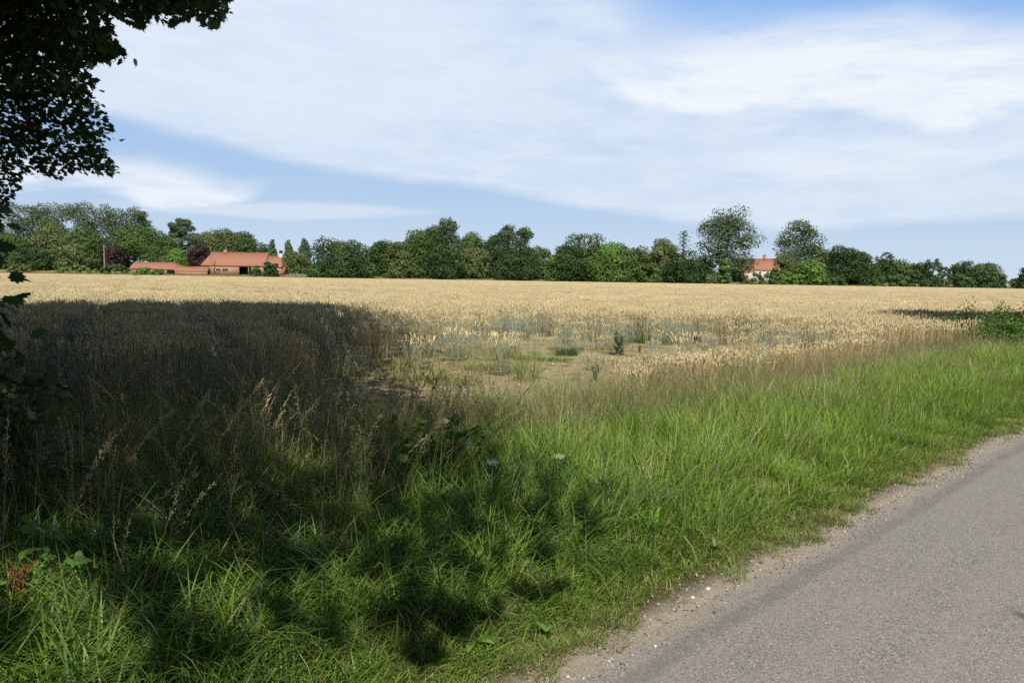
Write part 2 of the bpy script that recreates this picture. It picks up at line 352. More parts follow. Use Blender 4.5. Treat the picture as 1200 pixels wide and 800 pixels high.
# ---- wheat
EAR, STEM, LEAFW = (.65,.54,.315), (.54,.43,.22), (.54,.44,.25)
GEAR, GSTEM, GLEAF = (.44,.41,.24), (.30,.37,.30), (.33,.42,.36)
def wheat_patch(size, n, detail=True, zlo=0.0, thick=1.0):
    a = Acc(); P = np.zeros((n,3)); P[:,0] = U_(-size/2, size/2, n); P[:,1] = U_(-size/2, size/2, n); P[:,2] = zlo
    H = .70+rng.normal(0, .035, n)-zlo; az = U_(0, TAU, n)
    gs = jit(GSTEM,n); k = rng.random(n) < .15; gs[k] = jit(STEM, k.sum())
    c = blades(a, P, az, H, U_(0,.05,n), U_(.0,.16,n), .0045*thick, jit(STEM,n)*.85, jit(STEM,n), gs*.85, gs, 3, .8, U_(0,3,n), 6)
    top = c[:,-1]; nod = np.abs(rng.normal(.35, .45, n)); d = vec_of(az)
    dirv = np.stack([d[:,0]*np.sin(nod), d[:,1]*np.sin(nod), np.cos(nod)], -1)
    el = U_(.07,.10,n); eg = jit(GEAR,n); k = rng.random(n) < .65; eg[k] = jit(EAR, k.sum())
    if detail:
        mid = top+dirv*el[:,None]*.5; dv2 = dirv.copy(); dv2[:,2] -= .25
        spindle(a, top, mid, .0065*thick, jit(EAR,n,.15), eg, (0,.2,.45,.7,1), (.4,1.1,.85,1.15,.95), 4)
        spindle(a, mid, mid+dv2*el[:,None]*.5, .0062*thick, jit(EAR,n,.15), eg, (0,.25,.5,.75,1), (1.0,.8,1.05,.7,.2), 4)
        for lo, hi in ((.25,.5),(.5,.78)):
            tt = U_(lo,hi,n); Q = P.copy(); Q[:,2] = zlo+H*tt; Q[:,:2] = P[:,:2]+(top[:,:2]-P[:,:2])*tt[:,None]
            blades(a, Q, U_(0,TAU,n), U_(.12,.22,n), U_(.3,.7,n), U_(1.0,2.6,n), U_(.007,.011,n), jit(LEAFW,n)*.85, jit(LEAFW,n), jit(GLEAF,n), jit(GLEAF,n)*1.1, 4, .08, U_(-1.5,1.5,n))
    else:
        spindle(a, top, top+dirv*el[:,None], .0065*thick, jit(EAR,n,.13), eg, (0,.3,.7,1), (.5,1,1,.3), 3)
        Q = P.copy(); Q[:,2] = zlo+H*.8; Q[:,:2] = top[:,:2]
        blades(a, Q, U_(0,TAU,n), U_(.10,.18,n), U_(.3,.7,n), U_(1.0,2.4,n), .010*thick, jit(LEAFW,n), jit(LEAFW,n), jit(GLEAF,n), jit(GLEAF,n), 2, .15)
    return a
near_w = [wheat_patch(.5, 80).mesh('wheat', M_wheat) for _ in range(6)]
near_w += [wheat_patch(.26, 22).mesh('wheat', M_wheat) for _ in range(5)]
mid_w = [wheat_patch(1.0, 190, False, .30, 1.4).mesh('wheat', M_wheat) for _ in range(5)]
far_w = [wheat_patch(2.5, 480, False, .45, 2.2).mesh('wheat', M_wheat) for _ in range(5)]

def bare(x, y):                      # >0 inside the poor patch near the verge
    nn = hsh(x*1.3, y*1.1)*.30+hsh(x*3.3+1, y*2.1)*.22
    e = 1-((x-1.3)/3.4)**2-((y-14.6)/3.2)**2+nn
    tongue = 1-((x-3.4)/2.9)**2-((y-16.4)/2.0)**2+nn
    gap = 1-((x-.35)/.7)**2-((y-18.5)/2.3)**2+nn*.5
    left = 1-((x+1.6)/1.7)**2-((y-12.6)/2.0)**2+nn
    return np.maximum(np.maximum(np.maximum(e, tongue), left), gap)
def vfield(u): return 5.1+3.2*sm(-u, -5.5, 1.0)-.3*sm(u, 12, 20)
def in_view(x, y, pad=1.0, slope=.70): return (np.abs(x) < y*slope+pad) & (y > 1.2)
def tram(x, y):                      # wheel tracks running away from the verge on the left
    s_ = (x+12.2)*.898+(y-23)*.44; return np.minimum(np.abs(s_), np.abs(s_-1.9))
def grid(x0, x1, y0, y1, st, jt=.5):
    X, Y = np.meshgrid(np.arange(x0, x1, st), np.arange(y0, y1, st)); X, Y = X.ravel(), Y.ravel()
    return X+U_(-jt,jt,len(X))*st, Y+U_(-jt,jt,len(X))*st
pts, tin, scl, rzs, ids = [], [], [], [], []
x, y = grid(-26, 26, 4, 32, .36); u, v = uv(x, y)
b = bare(x, y); edge = (v-vfield(u))
keep = in_view(x, y, 3, .76) & (edge+hsh(x*3,y*3)*.35 > 0) & (b < -.02) & (y < 30) & (tram(x, y) > .22)
zone = (b > -2.3) | (edge < 1.0); keep &= ~zone; strag = np.zeros(len(x), bool)
front = (y < 13.5) & (v < 8.4)
keep &= ~((x < .9+.5*hsh(x*2,y*2)) & (y < 14.5) & (x > -2.6+.6*hsh(x,y*2))) & ~(front & (x < 2.2) & (rng.random(len(x)) < .45)) & ~((x < 1.2) & (v < 8.5))
ids = rng.integers(0, 6, len(x))
x2, y2 = grid(-20, 20, 6, 28, .2); u2, v2 = uv(x2, y2); b2 = bare(x2, y2); e2 = v2-vfield(u2)
f2 = (y2 < 13.5) & (v2 < 8.4)
nz = hsh(x2*2.7+1, y2*2.2)
k2 = in_view(x2, y2, 3, .76) & (e2+hsh(x2*3,y2*3)*.35 > 0) & (tram(x2, y2) > .22) & ((b2 > -2.3) | (e2 < 1.0))
k2 &= rng.random(len(x2)) < np.where(b2 < 0, np.clip(.12+.75*sm(-b2+nz*.5, .1, 2.0)+.45*nz, .03, 1), (.07+.22*np.clip(nz,0,1)+.12*sm(-x2,-.4,1.2))*(b2 < .8)*(y2 > 11.6))
k2 &= ~((x2 < .9+.5*hsh(x2*2,y2*2)) & (y2 < 14.5) & (y2 > 9+.5*nz) & (x2 > -2.6+.6*hsh(x2,y2*2)))
k2 &= ~((x2 < 1.1+.5*nz) & (v2 < 8.4+.5*nz))
k2 &= ~(f2 & (x2 < 2.2) & (rng.random(len(x2)) < .45))
x = np.concatenate([x[keep], x2[k2]]); y = np.concatenate([y[keep], y2[k2]]); b = np.concatenate([b[keep], b2[k2]]); v = np.concatenate([v[keep], v2[k2]]); edge = np.concatenate([edge[keep], e2[k2]])
ids = np.concatenate([ids[keep], rng.integers(6, 11, k2.sum())]); strag = b > 0; front = (y < 13.5) & (v < 8.4)
# green where the stand is open: behind the bare patch and round it; gold in front and to the right
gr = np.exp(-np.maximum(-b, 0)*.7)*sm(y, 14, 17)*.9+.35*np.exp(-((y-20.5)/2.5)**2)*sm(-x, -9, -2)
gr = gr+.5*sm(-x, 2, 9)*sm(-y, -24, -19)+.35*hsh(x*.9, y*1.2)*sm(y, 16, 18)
gr = gr+.9*sm(-x, 2.6, 4.5)*sm(-y, -29, -24)  # left wheat: unripe green, pushed further to darken it in the tree shade
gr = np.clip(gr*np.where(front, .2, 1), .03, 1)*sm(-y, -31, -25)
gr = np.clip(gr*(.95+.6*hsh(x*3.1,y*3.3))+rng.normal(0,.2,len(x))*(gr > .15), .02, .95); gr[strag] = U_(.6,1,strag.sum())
s_ = U_(.88,1.1,len(x))-.16*sm(b, -1.6, 0)-.1*sm(b, -.3, .1); s_[strag] *= U_(.5,.8,strag.sum()); s_[front] *= .74+.12*sm(x[front], 1.5, 5)
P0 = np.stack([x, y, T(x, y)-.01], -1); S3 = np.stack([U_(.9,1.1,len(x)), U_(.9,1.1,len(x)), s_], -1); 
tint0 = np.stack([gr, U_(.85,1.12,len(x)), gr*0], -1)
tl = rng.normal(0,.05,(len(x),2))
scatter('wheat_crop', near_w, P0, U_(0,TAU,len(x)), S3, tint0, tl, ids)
x, y = grid(-75, 75, 29.5, 92, .8); k = in_view(x, y, 3) & (tram(x, y) > .42); x, y = x[k], y[k]
gr = np.clip(.05+.12*hsh(x*.2, y*.25)+rng.normal(0,.04,len(x)), 0, .4)
scatter('wheat_crop', mid_w, np.stack([x,y,T(x,y)],-1), U_(0,TAU,len(x)), np.stack([U_(.9,1.1,len(x)),U_(.9,1.1,len(x)),U_(.94,1.06,len(x))],-1), np.stack([gr,U_(.9,1.08,len(x))+.06*hsh(x*.1,y*.3),gr*0],-1), rng.normal(0,.03,(len(x),2)))
x, y = grid(-200, 200, 90, 247, 2.0); k = in_view(x, y, 5) & (tram(x, y) > .8); x, y = x[k], y[k]
gr = np.clip(.04+.08*hsh(x*.05, y*.12)+rng.normal(0,.03,len(x)), 0, .3)
scatter('wheat_crop', far_w, np.stack([x,y,T(x,y)],-1), U_(0,TAU,len(x)), np.stack([U_(.9,1.1,len(x)),U_(.9,1.1,len(x)),U_(.95,1.05,len(x))],-1), np.stack([gr,U_(.95,1.05,len(x))+.06*hsh(x*.05,y*.2),gr*0],-1))

# ---- grasses of the verge
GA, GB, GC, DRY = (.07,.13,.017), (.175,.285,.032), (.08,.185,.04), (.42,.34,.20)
def tuft(n, rad, L, lean, kap, w, pal=0, drys=.08):
    a = Acc(); r = rad*np.sqrt(rng.random(n)); q = U_(0,TAU,n); P = np.stack([r*np.cos(q), r*np.sin(q), np.zeros(n)-.01], -1)
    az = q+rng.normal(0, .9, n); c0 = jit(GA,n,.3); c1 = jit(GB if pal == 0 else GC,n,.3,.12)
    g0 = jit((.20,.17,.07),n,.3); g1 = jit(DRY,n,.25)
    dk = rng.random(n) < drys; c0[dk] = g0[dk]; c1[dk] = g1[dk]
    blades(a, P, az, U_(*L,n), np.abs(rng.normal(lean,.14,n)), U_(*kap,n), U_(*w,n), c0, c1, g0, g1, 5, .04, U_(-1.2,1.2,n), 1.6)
    return a
def seedheads(a, n, rad, L, col=(.47,.37,.22), gcol=(.24,.24,.11), spike=False, big=1.0):
    r = rad*np.sqrt(rng.random(n)); q = U_(0,TAU,n); P = np.stack([r*np.cos(q), r*np.sin(q), np.zeros(n)], -1); az = q+rng.normal(0,.8,n)
    c = blades(a, P, az, U_(*L,n), np.abs(rng.normal(.1,.1,n)), U_(.2,1.0,n), .0026, jit(gcol,n)*.8, jit(np.array(col)*[.6,.8,.55],n), jit(gcol,n), jit(col,n), 8, .6, 0.0, 4)
    m = int(26*big*big)
    for j in range(n):
        cj = np.array(col) if rng.random() < .6 else np.array((.34,.22,.14)); seg = c[j,5:]; t = rng.random(m)*(len(seg)-1)*.999; i = t.astype(int); f = (t-i)[:,None]; base = seg[i]*(1-f)+seg[i+1]*f
        sp = .004 if spike else .026*(1.15-t/(len(seg)-1))+.004
        ax = (seg[-1]-seg[0]); ax = ax/np.linalg.norm(ax)
        off = rng.normal(0,1,(m,3)); off /= np.linalg.norm(off,axis=1,keepdims=True); A = base+off*np.reshape(sp, (-1,1))*rng.random((m,1))
        spindle(a, A, A+(ax*.010+off*.003+np.array([0,0,-.002]))*1.1*big, .0019*big, jit(cj*[.62,.82,.60],m,.2), jit(cj,m,.2), (0,.5,1), (.4,1,.2), 3)
    return a
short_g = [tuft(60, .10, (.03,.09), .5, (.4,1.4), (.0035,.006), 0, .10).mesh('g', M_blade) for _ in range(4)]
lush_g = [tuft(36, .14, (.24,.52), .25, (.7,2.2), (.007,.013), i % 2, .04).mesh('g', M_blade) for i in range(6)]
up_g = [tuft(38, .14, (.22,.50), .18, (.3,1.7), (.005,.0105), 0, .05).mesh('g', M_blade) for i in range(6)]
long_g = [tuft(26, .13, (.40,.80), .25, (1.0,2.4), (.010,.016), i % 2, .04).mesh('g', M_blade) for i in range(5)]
arch_g = []
for i in range(4):
    a = tuft(26, .14, (.4,.8), .15, (.5,1.5), (.003,.006), 0, .35); seedheads(a, 5, .12, (.8,1.15), (.46,.36,.22), (.22,.24,.10), False, 1.5); arch_g.append(a.mesh('g', M_blade))
def tall(n, m, L):
    a = tuft(n, .16, (L[0]*.5,L[1]*.85), .12, (.1,1.3), (.0035,.0075), 0, .3); return seedheads(a, m, .15, L, spike=rng.random() < .4)
tall_g = [tall(40, 7, (.55,.85)).mesh('g', M_blade) for i in range(6)]
def verge(name, protos, den, sel, sc, tint, ur=(-6,46), vr=(2.05,14), tl=.12):
    n = int(den*(ur[1]-ur[0])*(vr[1]-vr[0])); u = U_(*ur,n); v = U_(*vr,n); x, y = xy(u, v)
    p = sel(u, v, x, y); k = (np.abs(x) < y*.82+2.4) & (y > .6) & (rng.random(n) < p); x, y, u, v = x[k], y[k], u[k], v[k]
    d = np.hypot(x, y); k = rng.random(len(x)) < np.clip(16/d, .35, 1); x, y, u, v, d = x[k], y[k], u[k], v[k], d[k]
    s_ = sc(u, v, x, y)*U_(.8,1.2,len(x))
    return scatter(name, protos, np.stack([x,y,T(x,y)],-1), U_(0,TAU,len(x)), np.stack([s_*np.clip(d/14,1,1.5),s_*np.clip(d/14,1,1.5),s_],-1), tint(u, v, x, y), rng.normal(0,tl,(len(x),2)))
def edgeline(u): return 2.09+.08*np.sin(u*2.3)+.05*np.sin(u*6.1+1)+.04*np.sin(u*13)
def tnt(g, b, gn=.1):
    def f(u, v, x, y): n = len(u); return np.stack([np.clip(g(u,v,x,y)+rng.normal(0,gn,n),0,1), np.clip(b*(1+.14*hsh(x*2.1,y*2.1)+.12*hsh(x*5+2,y*4.6))+rng.normal(0,.1,n),.4,1.6), np.zeros(n)], -1)
    return f
z0 = lambda u,v,x,y: 0*u
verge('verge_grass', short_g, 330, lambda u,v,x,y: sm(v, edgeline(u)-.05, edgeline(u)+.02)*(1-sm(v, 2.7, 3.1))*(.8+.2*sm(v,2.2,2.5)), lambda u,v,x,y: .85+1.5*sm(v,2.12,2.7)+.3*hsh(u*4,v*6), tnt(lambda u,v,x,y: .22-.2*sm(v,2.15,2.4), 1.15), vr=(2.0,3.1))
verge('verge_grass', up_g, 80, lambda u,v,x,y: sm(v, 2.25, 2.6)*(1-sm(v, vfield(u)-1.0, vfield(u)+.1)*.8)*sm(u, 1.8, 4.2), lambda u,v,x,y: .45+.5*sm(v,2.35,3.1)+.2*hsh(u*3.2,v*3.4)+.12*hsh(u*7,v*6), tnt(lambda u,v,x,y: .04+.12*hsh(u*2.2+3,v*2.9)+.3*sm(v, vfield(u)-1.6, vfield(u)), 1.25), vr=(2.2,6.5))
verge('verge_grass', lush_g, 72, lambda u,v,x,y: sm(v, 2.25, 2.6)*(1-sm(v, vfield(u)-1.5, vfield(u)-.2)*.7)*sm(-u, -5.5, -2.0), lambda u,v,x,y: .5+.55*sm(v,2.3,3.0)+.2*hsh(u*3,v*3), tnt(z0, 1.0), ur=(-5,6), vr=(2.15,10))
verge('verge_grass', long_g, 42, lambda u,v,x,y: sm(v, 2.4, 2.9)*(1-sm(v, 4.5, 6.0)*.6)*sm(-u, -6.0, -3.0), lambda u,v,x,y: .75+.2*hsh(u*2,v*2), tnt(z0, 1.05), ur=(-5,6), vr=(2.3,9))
verge('dry_grass', tall_g, 34, lambda u,v,x,y: sm(v, 3.25+.4*hsh(u,v)-.25*sm(u,6,12), 4.2)*(1-sm(v, vfield(u)+.2, vfield(u)+.8))*(.35+.65*sm(v,4.0,4.7)), lambda u,v,x,y: (.62+.2*sm(v,3.8,4.8))*(1-.1*sm(u,8,14))*(1-.08*sm(v,5.6,6.6)), tnt(lambda u,v,x,y: .30+.3*hsh(u*1.3,v*2)+.15*sm(v,4.2,5.2)+.25*sm(u,5,9)-.32*sm(-u,-5.5,-3)*sm(v,4,5), .88, .2), vr=(3.4,9.4))  # tint drops at left: greener, darker grass colour deepens the tree shade
seed_g = [seedheads(tuft(10, .12, (.2,.4), .2, (.3,1.4), (.003,.006), 0, .5), 7, .14, (.38,.6), (.50,.42,.25), (.26,.29,.12), i % 2 == 0).mesh('g', M_blade) for i in range(4)]
verge('dry_grass', seed_g, 15, lambda u,v,x,y: sm(v, 2.5, 3.1)*(1-sm(v,4.6,5.4))*(.35+.65*np.clip(hsh(u*1.7,v*2.3)+.4,0,1))*sm(u,2.6,4.5), lambda u,v,x,y: .9+0*u, tnt(lambda u,v,x,y: .55+0*u, 1.0, .2), vr=(2.4,5.6))
verge('dry_grass', arch_g, 9, lambda u,v,x,y: sm(v, 3.1, 3.7)*(1-sm(v, 6.5, 8)*.5)*sm(-u, -5.2, -3.0), lambda u,v,x,y: .85+0*u, tnt(lambda u,v,x,y: .3+0*u, 1.0, .2), ur=(-5,6), vr=(2.8,9))
# thin growth on the poor patch
x, y = grid(-7, 7.5, 11, 20, .16); b = bare(x, y); k = (b > -.1) & (rng.random(len(x)) < np.clip(.16+.75*np.clip(hsh(x*1.6+2,y*1.9)-.05,0,1)+.6*sm(-x,-.6,1.2)*sm(-y,-18,-16), 0, .85)); x, y = x[k], y[k]
scatter('bare_patch_growth', short_g+up_g[:1], np.stack([x,y,T(x,y)],-1), U_(0,TAU,len(x)), U_(.7,1.5,len(x)), np.stack([np.clip(rng.normal(.65,.25,len(x)),0,1),U_(.9,1.3,len(x)),x*0],-1), rng.normal(0,.1,(len(x),2)), rng.choice(5,len(x),p=[.24,.24,.24,.24,.04]))
# the rough strip along the far edge of the field
x, y = grid(-190, 190, 247.5, 262, 1.1); k = in_view(x, y, 4); x, y = x[k], y[k]
scatter('far_margin_grass', [tuft(60, .9, (.35,.8), .2, (.2,1.0), (.05,.09), 0, .5).mesh('g', M_blade) for _ in range(3)], np.stack([x,y,T(x,y)],-1), U_(0,TAU,len(x)), U_(.8,1.2,len(x)), np.stack([np.clip(.75+.5*hsh(x*.07,y*.3),0,1),U_(.9,1.2,len(x)),x*0],-1))


# ------------------------------------------------------------------ far trees
def crown(acc, c, W, H, n, leaf, col, lobes=14, shape='round', col2=None, seed=0, Dp=None):
    """leaf-clump faces on many overlapping lobes inside an envelope standing on c"""
    g = np.random.default_rng(seed); Dp = Dp or min(W, 14.0)
    L = []
    for i in range(lobes):
        d = g.normal(0,1,3); d /= np.linalg.norm(d); rr = g.random()**.4
        if shape in ('round','skirt','open'):
            lo = {'round':.16,'skirt':.0,'open':.45}[shape]*H; r = g.uniform(.15,.25)*min(W,H) if shape != 'open' else g.uniform(.08,.16)*W
            cz = 1-(i+.5)/lobes*(1.0 if shape == 'skirt' else 1.5); sf = math.sqrt(max(0,1-cz*cz))**.75; th = i*2.39996+g.uniform(-.4,.4); k_ = g.uniform(.72,1.04)
            p = np.array([sf*math.cos(th)*(W*.5-r*.8)*k_, sf*math.sin(th)*(Dp*.5-r*.5)*k_, 0])
            p[2] = (H-r*.75)*cz*k_ if shape == 'skirt' else lo+(H-lo)*.42+cz*((H-lo)*.58-r*.75)*k_
            if shape == 'skirt': p[2] = max(p[2], r*.45)
        elif shape == 'tall': q = g.random(); w_ = .5*W*math.sin(math.pi*min(1,.18+.74*q))**.6; p = np.array([g.uniform(-1,1)*w_*.72, g.uniform(-1,1)*w_*.5, H*(.10+.80*q)]); r = g.uniform(.10,.17)*W if W > 14 else g.uniform(.2,.32)*W
        elif shape == 'column': q = (i+.5)/lobes; w_ = .5*W*math.sin(math.pi*(.16+.80*q))**.7; p = np.array([g.uniform(-1,1)*w_*.3, g.uniform(-1,1)*w_*.3, H*(.05+.88*q)]); r = .85*w_+.15
        elif shape == 'row': q = (i+.5)/lobes; p = np.array([g.uniform(-.36,.36)*W, g.uniform(-.4,.4)*W, H*(.2+.72*q)]); r = g.uniform(.2,.3)*W
        L.append((p, r, g.uniform(.78,1.28)))
    n, leaf = int(n*1.6), leaf*.8
    wts = np.array([l[1]**2 for l in L]); wts /= wts.sum()
    for (p, r, br), k in zip(L, np.maximum((wts*n).astype(int), 8)):
        d = g.normal(0,1,(k,3)); d[:,2] += .25; d /= np.linalg.norm(d,axis=1,keepdims=True)
        fl = np.array([1.15,1.05,.78])
        bump = 1+.22*np.sin(d[:,0:1]*7+p[0])*np.sin(d[:,2:3]*6+d[:,1:2]*5+p[2])
        Q = p+d*fl*r*bump*(1-.35*g.random((k,1))**2)+g.normal(0,.06*r,(k,3))
        nrm = d+g.normal(0,.38,(k,3)); nrm /= np.linalg.norm(nrm,axis=1,keepdims=True)
        e1 = np.cross(nrm, g.normal(0,1,(k,3))); e1 /= np.linalg.norm(e1,axis=1,keepdims=True); e2 = np.cross(nrm, e1)
        s1 = leaf*g.uniform(.5,1.25,(k,1)); s2 = leaf*g.uniform(.3,.8,(k,1))
        V = np.stack([Q-e1*s1, Q-e2*s2+e1*s1*.2, Q+e1*s1, Q+e2*s2-e1*s1*.2], 1)
        V[...,2] = np.maximum(V[...,2], .05)
        cc = np.array(col)*br*g.uniform(.9,1.1,(k,1))*(1+g.uniform(-.06,.06,(k,3)))
        if col2 is not None:
            m_ = (np.sin(p[0]*.9+seed)+d[:,0]*.5 > .5)[:,None]; cc = np.where(m_, np.array(col2)*g.uniform(.8,1.2,(k,1)), cc)
        acc.add(V.reshape(-1,3)+np.asarray(c), np.arange(k*4).reshape(-1,4), np.repeat(cc,4,0))
    return L
DK, MD, BR, OL, BL, PU = (.038,.070,.020), (.066,.112,.030), (.105,.19,.036), (.10,.13,.045), (.075,.108,.055), (.045,.026,.028)
PAL = dict(DK=DK, MD=MD, BR=BR, OL=OL, BL=BL, PU=PU)
NTREE = [0]
def tree(x, top, wpx, D, kind, col, label, cat='tree', group=None, name=None, base=None, n=None, leaf=None, lobes=None, col2=None, Dp=None):
    NTREE[0] += 1; sd = NTREE[0]
    X = xat(x, D); zb = float(T(X, D)) if base is None else base; H = zat(x, top, D)-zb; W = wpx*D/F
    name = name or {'row':'poplar_tree','column':'columnar_tree','bush':'bush'}.get(kind, 'broadleaf_tree')
    o = thing(name, (X, D, zb), label, cat, group)
    shape = {'bush':'skirt'}.get(kind, kind)
    lf = leaf or (.34+.00055*D*min(1, H/9)); n = n or int(np.clip(W*H*26/(lf*lf*4), 700, 9000)); lobes = lobes or {'round':34,'skirt':34,'tall':40,'column':14,'row':20,'open':16,'bush':18}[kind]
    a = Acc(); Ls = crown(a, (0,0,0), W, H, n, lf, PAL[col], lobes, shape, PAL.get(col2), sd, Dp)
    a.obj('crown' if kind != 'bush' else 'foliage', M_far, o)
    g = np.random.default_rng(sd+500); a = Acc(); tr = max(.08, H*.018); hh = H*(.82 if kind in ('row','tall','column') else .6)
    pz = np.linspace(0, hh, 7); tube(a, np.stack([np.sin(pz*.3+sd)*.15*(pz/hh), np.cos(pz*.21+sd)*.1*(pz/hh), pz], -1), tr*(1-.75*pz/hh), (.12,.10,.08))
    if kind != 'bush':
        for (p, r, b) in Ls[:10]:
            z0_ = min(p[2]*.55, hh*.8); tube(a, [(0,0,z0_), (p[0]*.5, p[1]*.5, (z0_+p[2])/2+.2), (p[0], p[1], p[2])], [tr*.45, tr*.3, tr*.12], (.12,.10,.08), 5)
    a.obj('trunk' if kind != 'bush' else 'stem', M_bark, o)
    return o
ordn = ['First','Second','Third','Fourth','Fifth','Sixth','Seventh','Eighth','Ninth','Tenth']
for i, (x, tp) in enumerate([(22,238),(40,236),(58,238),(77,237),(95,239),(113,237),(132,239),(150,242),(168,245)]):
    tree(x+U_(-2,2,1)[0], tp, 35 if i < 8 else 22, 370+6*(i%3), 'row', 'BL', f"{ordn[i]} poplar from the left in the tall row behind the wood", group='row of tall poplars behind the wood', n=3000, leaf=.55)
P = 'trees of the left wood'
tree(-6,258,50,300,'skirt','OL','olive green tree cut off by the left picture edge, beyond the wheat field',group=P)
tree(20,268,52,292,'skirt','MD','mid green spreading tree furthest left before the poplar row',group=P)
tree(58,259,56,296,'skirt','OL','tall feathery yellow green tree in front of the poplars, left of the pole',group=P)
tree(98,262,56,290,'skirt','MD','tall feathery mid green tree directly left of the wooden pole',group=P)
tree(86,284,40,276,'skirt','OL','lower willow like tree hanging over the bright bushes left of the pole',group=P)
tree(40,288,52,274,'skirt','DK','low dark tree under the feathery trees at the left',group=P)
tree(136,288,26,288,'skirt','PU','small dark purple leaved tree just right of the wooden pole','tree',P,'copper_beech')
tree(165,261,70,300,'round','MD','broad rounded mid green tree above the low tiled building',group=P)
tree(190,276,50,296,'skirt','MD','mid green tree between the rounded tree and the purple tree',group=P)
tree(214,251,38,340,'tall','BL','tall grey green tree rising behind the bright green bushy tree',group=P)
tree(236,272,30,330,'tall','BL','pale grey green tree behind the dark purple tree',group=P)
tree(207,290,28,280,'skirt','BR','small bright green rounded tree left of the purple tree',group=P)
tree(233,282,28,286,'skirt','PU','large dark purple copper beech left of the long barn',group=P,name='copper_beech')
tree(262,267,52,312,'round','OL','yellow green tree above the left half of the long barn roof',group=P)
tree(281,271,44,318,'round','MD','mid green tree sloping down above the right half of the barn roof',group=P)
tree(308,284,16,300,'tall','DK','small dark pine like tree behind the right end of the barn',group='slim trees by the barn')
tree(319,278,9,296,'column','BL','narrow dark poplar right behind the barn end','tree','slim trees by the barn')
tree(338,279,11,290,'column','MD','narrow pointed poplar just right of the barn chimney','tree','slim trees by the barn')
tree(356,277,14,300,'column','BL','narrow pointed poplar touching the big round dark tree','tree','slim trees by the barn')
tree(345,291,44,278,'skirt','OL','silvery olive willow between the barn and the big round tree')
B = 'bushes along the far field edge'
tree(314,303,11,258,'bush','DK','dark bush in front of the right end of the barn','bush',B)
tree(322,305,10,258,'bush','DK','smaller dark bush beside the barn chimney end','bush',B)
tree(90,311,60,262,'bush','BR','long low bright green bush left of the wooden pole','bush',B,Dp=3)
tree(25,309,30,262,'bush','OL','low olive bush at the far left field edge','bush',B)
tree(135,309,34,264,'bush','MD','low mid green bush right of the wooden pole','bush',B)
tree(168,311,22,258,'bush','BR','small bright bush in front of the low tiled building','bush',B)
tree(186,314,18,257,'bush','MD','flat small bush against the low tiled roof','bush',B)
tree(300,311,14,262,'bush','MD','bush beside the open bay of the barn','bush',B)
tree(372,312,26,262,'bush','MD','low green bush at the left foot of the big round tree','bush',B)
P = 'trees of the middle wood'
tree(400,272,84,258,'skirt','DK','big broad dark green tree standing left of the middle wood',group=P,col2='MD',n=8000)
tree(447,276,44,272,'skirt','DK','dark tree tucked right behind the big broad tree',group=P)
tree(466,279,34,262,'skirt','OL','yellow green tree lit between the dark trees left of the middle wood',group=P)
tree(488,268,48,268,'skirt','MD','mid green tree left of the tallest crown of the middle wood',group=P)
tree(504,264,40,285,'round','DK','dark rounded crown directly left of the windswept peak',group=P)
tree(523,256,30,300,'tall','BL','tallest pale windswept crown rising from the middle wood',group=P)
tree(520,286,48,262,'skirt','DK','lower dark green tree below the windswept peak',group=P)
tree(549,268,40,280,'skirt','MD','mid green tree in the dip right of the windswept peak',group=P)
tree(556,284,40,266,'skirt','OL','dull olive tree in the hollow of the middle wood',group=P)
tree(576,271,42,274,'skirt','DK','very dark tree left of the twin crowns of the middle wood',group=P)
tree(594,259,22,300,'tall','BL','left one of the twin high crowns above the middle wood',group=P)
tree(612,265,24,296,'tall','DK','right one of the twin high crowns above the middle wood',group=P)
tree(604,285,54,262,'skirt','DK','broad dark tree below the twin high crowns',group=P)
tree(630,288,34,270,'skirt','MD','low tree at the right end of the middle wood',group=P)
tree(652,290,30,258,'skirt','BR','light green small tree at the left foot of the domed copse',group=P)
P = 'trees of the domed copse'
tree(688,270,74,264,'skirt','MD','high domed green tree topping the copse right of centre',group=P)
tree(664,279,44,258,'skirt','DK','dark green tree forming the left shoulder of the domed copse',group=P)
tree(717,281,54,256,'skirt','BR','bright green rounded tree on the right front of the domed copse',group=P,col2='MD')
tree(746,287,40,266,'skirt','MD','mid green tree at the right shoulder of the domed copse',group=P)
tree(757,305,36,258,'bush','MD','leafy bush below the right shoulder of the domed copse','bush',B)
P = 'trees round the right farmhouse'
tree(775,277,40,268,'skirt','OL','sparse olive tree with ragged top left of the tallest tree',group=P)
tree(800,294,54,260,'skirt','DK','dark bushy tree below the spiky conifer',group=P)
tree(848,242,80,268,'tall','BL','tallest airy grey green tree left of the right farmhouse',group=P,n=7000,lobes=64,name='poplar_tree')
tree(846,298,18,258,'bush','BR','bright green bush under the tallest airy tree','bush',B)
tree(830,318,14,257,'bush','OL','small pale olive bush under the tallest airy tree','bush',B)
tree(822,300,34,270,'skirt','MD','dark lower tree at the left foot of the tallest airy tree',group=P)
tree(865,300,26,272,'skirt','MD','leafy tree half covering the left end of the right farmhouse roof',group=P)
tree(934,257,62,284,'tall','BL','tall leaning grey green tree right of the right farmhouse',group=P,n=5500,lobes=52,name='poplar_tree')
tree(918,296,34,270,'skirt','OL','olive tree at the right gable of the farmhouse',group=P)
tree(948,299,46,262,'skirt','BR','yellow green low tree below the tall leaning tree',group=P,col2='MD')
tree(905,312,14,262,'bush','MD','small shrub against the right end of the farmhouse','bush',B)
tree(962,288,30,276,'skirt','OL','grey olive tree between the leaning tree and the dark tree',group=P)
tree(988,286,56,264,'skirt','DK','broad dark oak like tree right of the tall leaning tree',group=P)
tree(1003,292,36,270,'skirt','DK','dark shoulder tree right of the broad dark oak like tree',group=P)
P = 'trees behind the right hedge'
